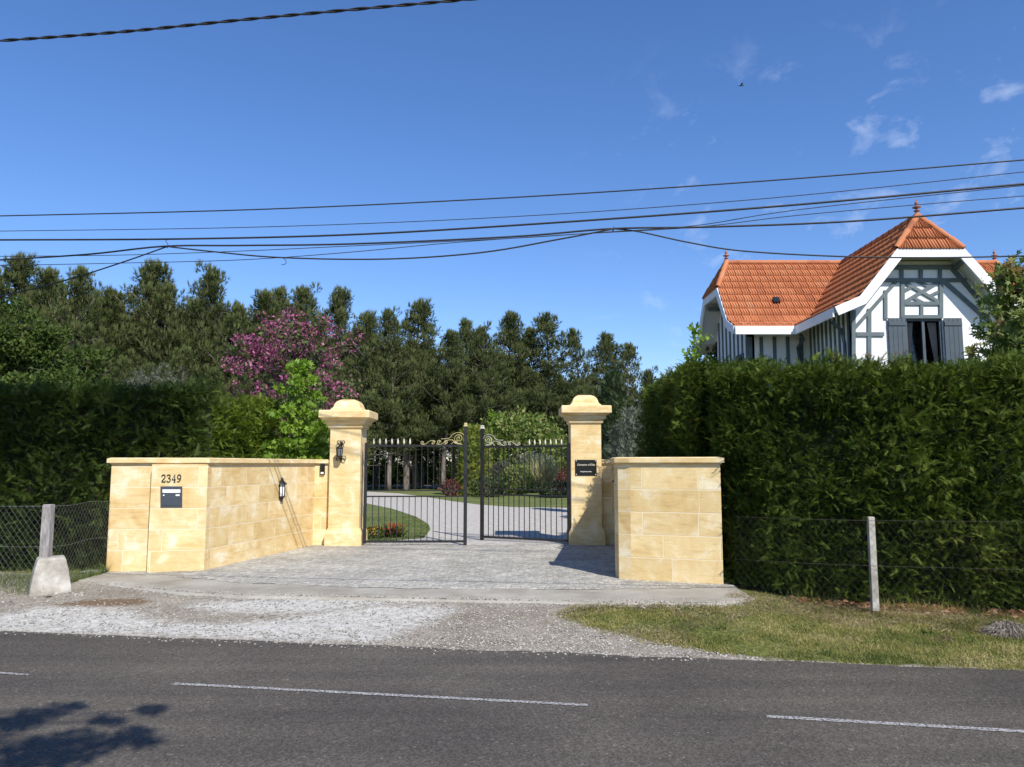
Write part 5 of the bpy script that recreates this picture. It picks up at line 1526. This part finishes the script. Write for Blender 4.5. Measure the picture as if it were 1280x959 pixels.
make_shrub('red_shrub', 'dark red shrub beside the hinge of the right gate leaf', 'shrub', (P(707, 600, 42.5).x, 42.5, 0), 0.61, 0.62, P(706, 585, 42.5).z, 'redleaf', T_LEAF, .12, 900, seed=16)
make_shrub('red_shrub', 'small red bush at the foot of the distant pines, seen through the left gate', 'shrub', (P(563, 600, 40).x, 40, 0), .5, .4, P(560, 599, 40).z, 'redleaf', T_LEAF, .13, 500, seed=18)
make_shrub('low_shrub', 'low dark green shrub at the lawn edge behind the right gate leaf', 'shrub', (P(697, 618, 38.75).x, 38.75, 0), 0.98, 0.62, P(697, 602, 38.75).z, 'columnar', T_LEAF, .12, 1100, seed=26)
make_shrub('low_shrub', 'low green shrub at the foot of the golden cypress', 'shrub', (P(612, 618, 39.375).x, 39.375, 0), 0.92, 0.62, P(612, 596, 39.375).z, 'columnar', T_LEAF, .12, 1200, seed=27)
# striped grass
t = empty('ornamental_grass', (P(680, 612, 40).x, 40, 0), 'tall pale striped ornamental grass beyond the right gate leaf', 'plant')
N = 170; az = np.random.rand(N) * 6.283; sp_ = np.random.rand(N) * .48
V = []; Fc = []; T = []
for i in range(N):
    L = random.uniform(1.35, 2.4) ; d = Vector((math.cos(az[i]) * sp_[i], math.sin(az[i]) * sp_[i], 1)).normalized(); s_ = d.orthogonal().normalized() * .022
    b0 = Vector((math.cos(az[i]) * .2 * random.random(), math.sin(az[i]) * .2 * random.random(), 0))
    q0 = len(V); mid = b0 + d * L * .6; tip = b0 + d * L + Vector((math.cos(az[i]), math.sin(az[i]), -.4)) * L * .16 * random.random()
    V += [tuple(b0 - s_), tuple(b0 + s_), tuple(mid - s_), tuple(mid + s_), tuple(tip)]
    Fc += [(q0, q0 + 1, q0 + 3), (q0, q0 + 3, q0 + 2), (q0 + 2, q0 + 3, q0 + 4)]; T += [random.uniform(.1, .9)] * 5
npmesh('leaf_blades', np.array(V), np.array(Fc), M['straw'], np.array(T), t, rel=False)
# cypress column, silver tree, far green trees on the right
make_shrub('column_cypress', 'slim dark columnar cypress just right of the plaque pillar', 'tree', (P(768, 560, 25).x, 25, 0), .42, .42, P(769, 470, 25).z, 'columnar', FAN2, .24, 3200, col=True, seed=31, upb=1.1, thick=.5, rnd=.4)
make_shrub('silver_tree', 'silvery grey-green tree over the right wall, beside the columnar cypress', 'tree', (P(797, 560, 22).x, 22, 0), .85, .7, P(795, 512, 22).z, 'olive', TUFT2, .2, 2600, seed=33, z_lo=1.2)
make_shrub('green_bush', 'dark green bush behind the left pillar shoulder of the wall', 'bush', (P(405, 560, 19).x, 19, 0), .55, .5, P(405, 538, 19).z, 'broad', T_LEAF, .13, 1300, seed=35)
for i, (px, py, Y) in enumerate([(812, 468, 34), (790, 500, 36), (824, 500, 30)]):
    p = P(px, py, Y)
    pine((p.x, Y, 0), p.z, i * 1.3, (0, 2, 4)[i], ('small pine whose top shows beside the end of the right hedge', 'small pine behind the silvery tree', 'small pine hidden low behind the end of the right hedge')[i], 'small pines right of the gates', first)
make_tree('broadleaf_tree', 'green tree behind the left gable of the house', 'tree', (P(893, 450, 27).x, 27, 0), P(893, 428, 27).z, lambda f: .9, .3, 26, 'broad', T_LEAF, .16, .3, 26, .08, seed=37)
# wispy pinkish shoots over the hedge by the gable
for i, (px, py, lab) in enumerate([(1048, 430, 'wispy pinkish shoots over the hedge by the downpipe corner'), (1084, 432, 'wispy shoots over the hedge under the white gable panel'), (1124, 434, 'wispy beige shoots over the hedge in front of the left shutter')]):
    make_tree('tamarisk', lab, 'shrub', (P(px, 440, 11.5).x, 11.5, 0), P(px, py, 11.5).z, lambda f: .16 * (1.2 - f), .72, 16, 'dryflower' if False else 'dry', TUFT2, .05, .07, 9, .012, rise=1.0, seed=40 + i, group='wispy shoots over the hedge')

# flowers by the drive
for (px, py, c_, lab, n_) in ((492, 667, 'redflower', 'red flowers in the lawn corner behind the left gate leaf', 260), (466, 669, 'orangeflower', 'orange flowers next to the hinge of the left gate leaf', 120)):
    g_ = G(px, py + 4, 0); t = empty('flower_clump', g_, lab, 'flowers', None)
    pp, dd = cluster(n_, (0, 0, .16), .26, .55); V, Fc, T = leaf_cloud(pp, dd, T_LEAF, .03, .06); npmesh('petals', V, Fc, M[c_], T, t, rel=False)
    pp, dd = cluster(n_ * 2, (0, 0, .10), .28, .5); V, Fc, T = leaf_cloud(pp, dd, T_LEAF, .05, .09); npmesh('foliage', V, Fc, M['broad'], T, t, rel=False)

# the oak across the road, behind the photographer: it throws the leaf shadows --------
t = empty('roadside_oak', (-6.0, -5.5, 0), 'large spreading oak across the road that shades the left hedge', 'tree')
wood = MB(); base = Vector((-6.0, -5.5, 0))
def pqz(p, q, Y): return Vector((p - .561 * Y, Y, q - 1.108 * Y))
top = base + Vector((.6, -.4, 15))
trunk = wob((0, 0, -.2), (.6, -.4, 15), 10, .6, 3.3); wood.tube(trunk, [.42 - .028 * i for i in range(11)], 10)
lobes = []
for i in range(64):   # canopy above the left hedge's sun line
    lobes.append((pqz(random.uniform(-7.5, 1.2), random.uniform(15.9, 18.0), -6 + random.uniform(-1, 1)), random.uniform(.35, .7), 88, .17))
for i in range(34):
    lobes.append((pqz(random.uniform(-10, -3.4), random.uniform(8, 15), -6 + random.uniform(-2, 2)), random.uniform(.7, 1.1), 90, .2))
for (px, py, r_, n_) in ((18, 903, .17, 60), (50, 893, .15, 55), (80, 888, .10, 34), (95, 885, .09, 22), (5, 912, .16, 60), (30, 905, .12, 34), (48, 906, .08, 14), (187, 889, .085, 34), (196, 890, .05, 14), (132, 903, .07, 18), (143, 904, .06, 16), (122, 902, .05, 10), (165, 918, .10, 30), (172, 925, .13, 52), (186, 931, .07, 20), (158, 928, .07, 16), (95, 921, .10, 34), (120, 926, .09, 26), (60, 928, .10, 34), (140, 931, .07, 16), (36, 934, .11, 40), (75, 938, .12, 46), (105, 944, .11, 36), (14, 945, .12, 50), (50, 950, .13, 60), (80, 955, .12, 40), (20, 958, .15, 50), (120, 938, .08, 18)):
    g_ = G(px, py, ZR); lobes.append((pqz(g_.x + .561 * g_.y, ZR + 1.108 * g_.y, +.35 + random.uniform(-.3, .3)), r_, int(n_ * 1.9), .07))
lv = []
hub_low = Vector((-3.6, -.3, 5.6)) - base
wood.tube([trunk[5], trunk[5].lerp(hub_low, .5) + Vector((0, 0, .5)), hub_low], [.13, .08, .045], 6)
hub_top = Vector((0.5, -6, 21)) - base
wood.tube([trunk[9], trunk[9].lerp(hub_top, .5) + Vector((0, 0, 1)), hub_top], [.16, .10, .05], 6)
for c, r_, n_, s_ in lobes:
    c = c - base
    pp, dd = cluster(n_, c, r_, .8)
    lv.append(leaf_cloud(pp, dd, T_LEAF, s_ * .8, s_ * 1.3, .2, 1.0))
    h_ = hub_low if s_ < .1 else (hub_top if (c + base).x > -2.5 and c.z > 20 else trunk[9 if c.z > 15 else 7])
    r0 = .010 if s_ < .1 else .03
    wood.tube([h_, h_.lerp(c, .5) + Vector((0, 0, .05)), c], [r0 * 1.5, r0, r0 * .4], 5)
V, Fc, T = merge(lv)
npmesh('crown', V, Fc, M['broad'], T, t, rel=False); wood.build('trunk', M['bark'], t, rel=False)

# ================================================================== FENCES
def chainlink(parent, p0, p1, h, off, cell=.062, r=.0016, mat='wire'):
    p0 = Vector(p0); p1 = Vector(p1); d = p1 - p0; L = d.length; d.normalize(); m_ = MB()
    V = []; Fc = []
    st = cell * 1.35
    def seg(a_, b__):
        q0 = len(V); n1 = Vector((-d.y, d.x, 0)) * r; dd = (b__ - a_).normalized(); s_ = dd.cross(Vector((-d.y, d.x, 0))).normalized() * r
        for p in (a_, b__):
            V.extend([tuple(p + n1), tuple(p - n1 * .5 + s_), tuple(p - n1 * .5 - s_)])
        Fc.extend([(q0, q0 + 1, q0 + 4, q0 + 3), (q0 + 1, q0 + 2, q0 + 5, q0 + 4), (q0 + 2, q0, q0 + 3, q0 + 5)])
    k_ = -h * .72
    x = -h / 1.25
    while x < L:
        for sg in (1, -1):
            a0_, a1_ = (x, x + h / 1.25) if sg > 0 else (x + h / 1.25, x)
            # clip to 0..L
            def pz(xx): return (xx - a0_) / (a1_ - a0_) * h
            lo, hi = max(0, min(a0_, a1_)), min(L, max(a0_, a1_))
            if hi - lo < .02: continue
            n = 3
            pts = [lo + (hi - lo) * i / n for i in range(n + 1)]
            ww = [p0 + d * q_ + Vector((0, 0, pz(q_))) + Vector((-d.y, d.x, 0)) * (.02 * noise.noise(Vector((q_ * 1.5, pz(q_) * 2, off)))) for q_ in pts]
            for a_, b__ in zip(ww, ww[1:]): seg(a_, b__)
        x += st
    npmesh('wire_mesh', np.array(V), np.array(Fc), M[mat], None, parent)
    for zz in (.03, h * .5, h):
        m_.tube([p0 + d * (L * i / 8) + Vector((0, 0, zz - (.015 * math.sin(i * 1.1)))) for i in range(9)], .0022, 4)
    m_.build('line_wire', M[mat], parent)
# left fence with its wooden post
g_ = gground(54, 741); bx_, by_ = g_.x, g_.y + .12
ptop_ = P(59, 630.5, by_).z
t = empty('chain_link_fence', (bx_, by_, 0), 'chain link fence with a weathered wooden post, left of the letter box wall', 'fence')
lz = gz(bx_, by_) + .03
chainlink(t, (-11.5, by_ + .55, lz), (bx_, by_ + .09, lz), ptop_ - lz - .02, 1.0, r=.0012)
chainlink(t, (bx_, by_ + .09, lz), (A[0] + .02, A[1] + .18, lz), ptop_ - lz - .02, 2.0, r=.0012)
px0 = P(53, 660, by_).x; px1 = P(65.5, 660, by_).x
m_ = MB(); m_.square_lathe([((px1 - px0) / 2 * .86, .3), ((px1 - px0) / 2 * .86, .7), ((px1 - px0) / 2 * .82, ptop_ - .01), ((px1 - px0) / 2 * .72, ptop_)], ((px0 + px1) / 2, by_, 0), R(4)); m_.build('post', M['oldwood'], t, bevel=.004)
t = empty('concrete_block', (bx_, by_, 0), 'tapered concrete block at the foot of the wooden fence post', 'block')
zt_ = P(55, 697, by_ - .1).z; m_ = MB(); m_.square_lathe([(.235, -.12), (.232, .0), (.195, zt_ * .6), (.165, zt_ - .03), (.15, zt_)], (bx_ + .01, by_, 0), R(33))
for i, v in enumerate(m_.v):
    m_.v[i] = (v[0] + .012 * nse(v[0], v[1], 9), v[1] + .012 * nse(v[1], v[2], 9), v[2] + .012 * nse(v[0], v[2], 9, 3))
m_.build('block_body', M['concrete'], t, bevel=.018)
# right fence
g_ = gground(1093, 765); rx_, ry_ = g_.x, g_.y - .02
t = empty('chain_link_fence', (rx_, ry_, 0), 'chain link fence with a pale concrete post, in front of the right hedge', 'fence')
rz_ = gz(rx_, ry_) + .03; hpost = P(1092, 646, ry_).z
fd = hd
pA = Vector((rx_, ry_ - .075, rz_)) - fd * 1.62; pB = Vector((rx_, ry_ - .075, rz_)) + fd * 5.0
chainlink(t, pA, pB, hpost - rz_ - .03, 3.0, r=.0006, mat='wire_dark')
wpx = .038
m_ = MB(); m_.square_lathe([(wpx * 1.05, -.1), (wpx, .5), (wpx * .96, hpost - .01), (wpx * .85, hpost)], (rx_, ry_, 0), R(-6)); m_.build('post', M['concrete'], t, bevel=.006)

# ================================================================== GROUND COVER
def blades(name, pts, hmin, hmax, w, mat, lab, cat, lean=.45, tintc=.4, clump=None):
    N = len(pts); tv = np.array([(-.5, 0, 0), (.5, 0, 0), (0, .25, 1)]); 
    D = np.random.normal(0, lean, (N, 3)); D[:, 2] = 1
    H_ = np.random.uniform(hmin, hmax, N); Rm = frames(D)
    V = np.einsum('nij,kj->nki', Rm, tv * np.array([w, 1, 1]) / np.array([1, 1, 1]))
    V = tv[None] * np.stack([np.full(N, w), H_ * .5, H_], axis=1)[:, None, :]
    V = np.einsum('nij,nkj->nki', Rm, V) + pts[:, None, :]
    Fc = np.arange(N * 3).reshape(N, 3)
    t_ = np.clip(tintc + np.array([.65 * noise.noise(Vector(p) * 1.3) + .45 * noise.noise(Vector(p) * 4.5) for p in pts]) + np.random.normal(0, .16, N), 0, 1)
    return tag(npmesh(name, V.reshape(-1, 3), Fc, M[mat], np.repeat(t_, 3)), lab, cat, kind='stuff')
pts = []
while len(pts) < 60000:
    x = random.uniform(.3, 7.6); y = random.uniform(edge(x) - .02, edge(x) + 3.2)
    d_ = pdist(x, y, grassP) + .10 * nse(x, y, 2.5) + .06 * nse(x, y, 8)
    if d_ < -.02 or (x < 3.2 and nse(x, y, 2.2, 4) < -.12 and random.random() < .75): continue
    if y > p0.y + .25 + (x - p0.x) * hd.y / hd.x: continue
    if nse(x, y, 3, 9) < -.3 and random.random() < .5: continue
    pts.append((x, y, gz(x, y) - .012))
blades('verge_grass', np.array(pts), .015, .05, .007, 'grass', 'short dry mown grass on the right verge', 'grass', .8, .56)
wp = []
while len(wp) < 240:
    x = random.uniform(.8, 7.4); y = random.uniform(edge(x) + .1, edge(x) + 2.9)
    if pdist(x, y, grassP) < .05 or y > p0.y + .1 + (x - p0.x) * hd.y / hd.x: continue
    if nse(x, y, 1.8, 6) < 0: continue
    for k_ in range(random.randint(8, 26)): wp.append((x + random.gauss(0, .035), y + random.gauss(0, .03), gz(x, y) - .005))
wp = np.array(wp)
blades('verge_weeds', wp, .03, .10, .014, 'lawn_blades', 'clumps of broader green weeds in the right verge', 'weeds', .7, .45)
M['thatch'] = leafmat('brown_thatch', [(.12, .08, .045), (.20, .145, .08), (.30, .235, .14)], .1)
tp = []
while len(tp) < 9000:
    x = random.uniform(.4, 7.4); y = random.uniform(edge(x) + .2, edge(x) + 3)
    if pdist(x, y, grassP) < .02 or y > p0.y + .2 + (x - p0.x) * hd.y / hd.x: continue
    if nse(x, y, 1.5, 12) + (.25 if y > edge(x) + 1.6 else -.1) < .05: continue
    tp.append((x, y, gz(x, y) + .008))
blades('verge_thatch', np.array(tp), .03, .07, .006, 'thatch', 'brown dead thatch among the verge grass', 'thatch', 2.2, .5)
pts = []
for i in range(2600):   # taller growth at the foot of the right hedge
    s_ = random.uniform(0, 8); q_ = p0 + hd * s_ + hn * random.uniform(-.05, .28)
    if nse(s_, 0, 1.3, 2) > -.05 or s_ > 3.4: pts.append((q_.x, q_.y, gz(q_.x, q_.y) - .02))
blades('tall_grass', np.array(pts), .06, .22, .007, 'grass', 'taller green weeds along the foot of the right hedge', 'grass', .35, .2)
pts = []
for i in range(5000):
    x = random.uniform(-11, bx_ + .05); y = random.uniform(by_ - .3, by_ + 1.2)
    if y < by_ - .12 - .2 * nse(x, y, 2) and random.random() < .7: continue
    pts.append((x, y, gz(x, y) - .02))
for i in range(900):
    x = random.uniform(bx_, A[0]); y = random.uniform(by_ + .12, A[1] + .5); pts.append((x, y + .1, gz(x, y) - .02))
blades('tall_grass', np.array(pts), .04, .24, .007, 'lawn_blades', 'weeds at the foot of the left fence', 'grass', .45, .4)
pts = []
while len(pts) < 16000:
    x = random.uniform(-9, -1.2); y = 15.95 + random.random() ** 1.3 * 9
    if inpoly(x, y, [(q_[0], q_[1]) for q_ in drive]): continue
    pts.append((x, y, -.01))
blades('lawn_grass', np.array(pts), .03, .08, .014, 'lawn_blades', 'short grass of the lawn behind the left gate leaf', 'grass', .6, .5)
# dry clippings under the right hedge
N = 1500; s_ = np.random.rand(N) * 5.2
pos = np.array([tuple(p0 + hd * float(q_) + hn * random.uniform(-.1, .32)) for q_ in s_]); pos[:, 2] = [gz(a_, b__) + random.uniform(0, .05) for a_, b__ in pos[:, :2]]
keepm = np.array([nse(q_, 1, 1.6, 3) > -.1 for q_ in s_]); pos = pos[keepm]; N = len(pos)
V, Fc, T = scatter(FAN[0], FAN[1], frames(np.random.normal(0, 1, (N, 3)) * np.array([1, 1, .12])), np.random.uniform(.03, .09, N), pos, np.random.rand(N))
tag(npmesh('hedge_clippings', V, Fc, M['dry'], T), 'dry brown hedge clippings lying under the right hedge', 'clippings', kind='stuff')
# matted tussock at the right edge
g_ = gground(1252, 792)
t = empty('dead_tussock', g_, 'matted grey-brown dead tussock on the verge at the right edge', 'tussock')
N = 2600; d_ = np.random.normal(size=(N, 3)); d_[:, 2] = np.abs(d_[:, 2]); d_ /= np.linalg.norm(d_, axis=1, keepdims=True)
pos = d_ * np.array([.21, .17, .15]) * np.random.uniform(.75, 1.0, (N, 1)) + np.array([.06, 0, -.02])
dirs = np.stack([d_[:, 0] * .6 - .1, d_[:, 1] * .6, -.5 + 0 * d_[:, 2]], axis=1) + np.random.normal(0, .25, (N, 3))
bl = (np.array([(-.04, 0, 0), (.04, 0, 0), (0, 0, 1.)]), np.array([(0, 1, 2)]))
V, Fc, T = scatter(bl[0], bl[1], frames(dirs), np.random.uniform(.06, .14, N), pos, np.random.rand(N))
M['deadstraw'] = leafmat('dead_straw', [(.14, .12, .10), (.24, .21, .17), (.36, .31, .24)], .1)
npmesh('straw', V, Fc, M['deadstraw'], T, t, rel=False)
# small stones by the concrete block
pp = []
for i in range(14):
    x = bx_ + random.uniform(.1, .6); y = by_ - random.uniform(.1, .35); pp.append((x, y, gz(x, y)))
pebbles('rubble', np.array(pp), .02, .05, 'small rubble beside the concrete block')

# ================================================================== WIRES
def catmull(pts, n=7):
    out = []
    for i in range(len(pts) - 1):
        a_ = pts[max(i - 1, 0)]; b__ = pts[i]; c_ = pts[i + 1]; d_ = pts[min(i + 2, len(pts) - 1)]
        for k_ in range(n):
            q_ = k_ / n
            out.append(.5 * ((2 * b__) + (c_ - a_) * q_ + (2 * a_ - 5 * b__ + 4 * c_ - d_) * q_ * q_ + (3 * b__ - a_ - 3 * c_ + d_) * q_ ** 3))
    out.append(pts[-1]); return out
def wire(label, pxs, Y0, r, ext=(True, True), twist=False, slope=.161):
    pts = []
    for px, py in pxs:
        u = (px - 640) / F; v = (479.5 - py) / F; k_ = u / (CP - v * SP)
        pts.append(P(px, py, Y0 / (1 + slope * k_)))
    c = catmull(pts)
    if ext[0]: d_ = (c[0] - c[1]).normalized(); c = [c[0] + d_ * 14 + Vector((0, 0, .4))] + c
    if ext[1]: d_ = (c[-1] - c[-2]).normalized(); c = c + [c[-1] + d_ * 14 + Vector((0, 0, .4))]
    m_ = MB()
    if twist:
        dense = []
        for a_, b__ in zip(c, c[1:]):
            n = max(1, int((b__ - a_).length / .025)); dense += [a_.lerp(b__, i / n) for i in range(n)]
        for ph in (0, math.pi):
            m_.tube([q_ + Vector((0, math.cos(i * .42 + ph), math.sin(i * .42 + ph))) * r * .75 for i, q_ in enumerate(dense)], r * .8, 5)
    else: m_.tube(c, r, 6)
    o = m_.build('overhead_cable', M['cable'], None, origin=c[len(c) // 2])
    tag(o, label, 'cable')
    return o
wire('thick twisted black cable crossing the top left corner', [(-60, 55), (0, 51), (150, 40), (300, 25), (440, 12), (575, 0), (690, -12)], 6.2, .0105, twist=True)
wire('topmost single cable running over the whole house', [(-40, 270.5), (0, 270), (320, 262), (640, 247), (960, 226), (1280, 200), (1330, 196)], 12.2, .011)
wire('thin cable just under the topmost one across the sky', [(-40, 290), (0, 289), (320, 284), (640, 271), (960, 248), (1280, 215), (1330, 210)], 12.2, .0065)
wire('thick cable clipped above the lower bundle by two hangers', [(-40, 301), (0, 300), (210, 299), (425, 294), (640, 282), (960, 259), (1280, 230), (1330, 225)], 10.8, .0145)
wire('thick lower bundle sagging from the left edge to the right edge', [(-40, 328), (0, 325), (110, 318), (205, 308), (300, 307), (440, 305), (640, 296), (765, 286), (880, 284), (1060, 277), (1280, 260), (1330, 256)], 10.8, .0135)
wire('loose cable hanging in a long sag between the two hangers', [(207, 308), (260, 314), (350, 322), (480, 324), (600, 316), (700, 299), (768, 286)], 10.78, .0115, (False, False))
wire('service cable dropping steeply to the left edge over the pines', [(-60, 385), (0, 371), (80, 351), (150, 329), (207, 309)], 10.82, .0105, (True, False))
wire('service cable sagging past the house roof under the bundle', [(768, 286), (800, 290), (860, 303), (930, 314), (1060, 321), (1180, 322), (1280, 320), (1330, 319)], 10.82, .0105, (False, True))
wire('thin cable crossing the middle of the sky, upper of the thin pair', [(-40, 321), (0, 320.5), (150, 319), (300, 314), (430, 308), (640, 298), (760, 290), (870, 282), (1000, 262), (1280, 232), (1330, 227)], 12.4, .0065)
wire('lowest thin cable over the pines, lower of the thin pair', [(-40, 333), (0, 332), (150, 329), (300, 325), (430, 316), (560, 304), (700, 294), (870, 284), (1010, 268), (1280, 245), (1330, 241)], 12.4, .0065)
def hanger(label, pxs, Y0):
    pts = []
    for px, py in pxs:
        u = (px - 640) / F; v = (479.5 - py) / F; pts.append(P(px, py, Y0 / (1 + .161 * u / (CP - v * SP))))
    m_ = MB(); m_.tube(catmull(pts, 4), .005, 5); tag(m_.build('cable_hanger', M['cable'], None, origin=pts[0]), label, 'hanger')
hanger('small wire hanger joining two thick cables above the left pines', [(209, 298), (207.5, 302), (210, 306), (209, 310), (207, 308)], 10.8)
hanger('small wire hanger joining the thick cables in mid sky', [(767, 283), (768, 286), (766, 289), (766, 287)], 10.8)
hanger('bent wire hook dangling from the loose sagging cable', [(352, 322), (357, 325), (357, 330), (352, 331)], 10.78)
# bird
b0 = P(927, 107, 45); t = empty('bird', b0, 'small dark bird gliding high in the sky above the house', 'bird')
m_ = MB(); m_.tube([(-.16, 0, -.02), (-.08, 0, 0), (0, 0, .01), (.08, 0, .01), (.13, 0, .015), (.17, 0, .01)], [.008, .03, .045, .038, .028, .006], 8)
m_.add([(-.16, 0, -.02), (-.27, .04, -.03), (-.27, -.04, -.03)], [(0, 1, 2)])
for s_ in (-1, 1):
    m_.add([(.07, 0, .02), (.03, s_ * .14, .09), (-.03, s_ * .30, .05), (-.06, s_ * .16, .07), (-.05, 0, .02)], [(0, 1, 2, 3, 4)])
b_o = m_.build('body', M['black'], t, rel=False)
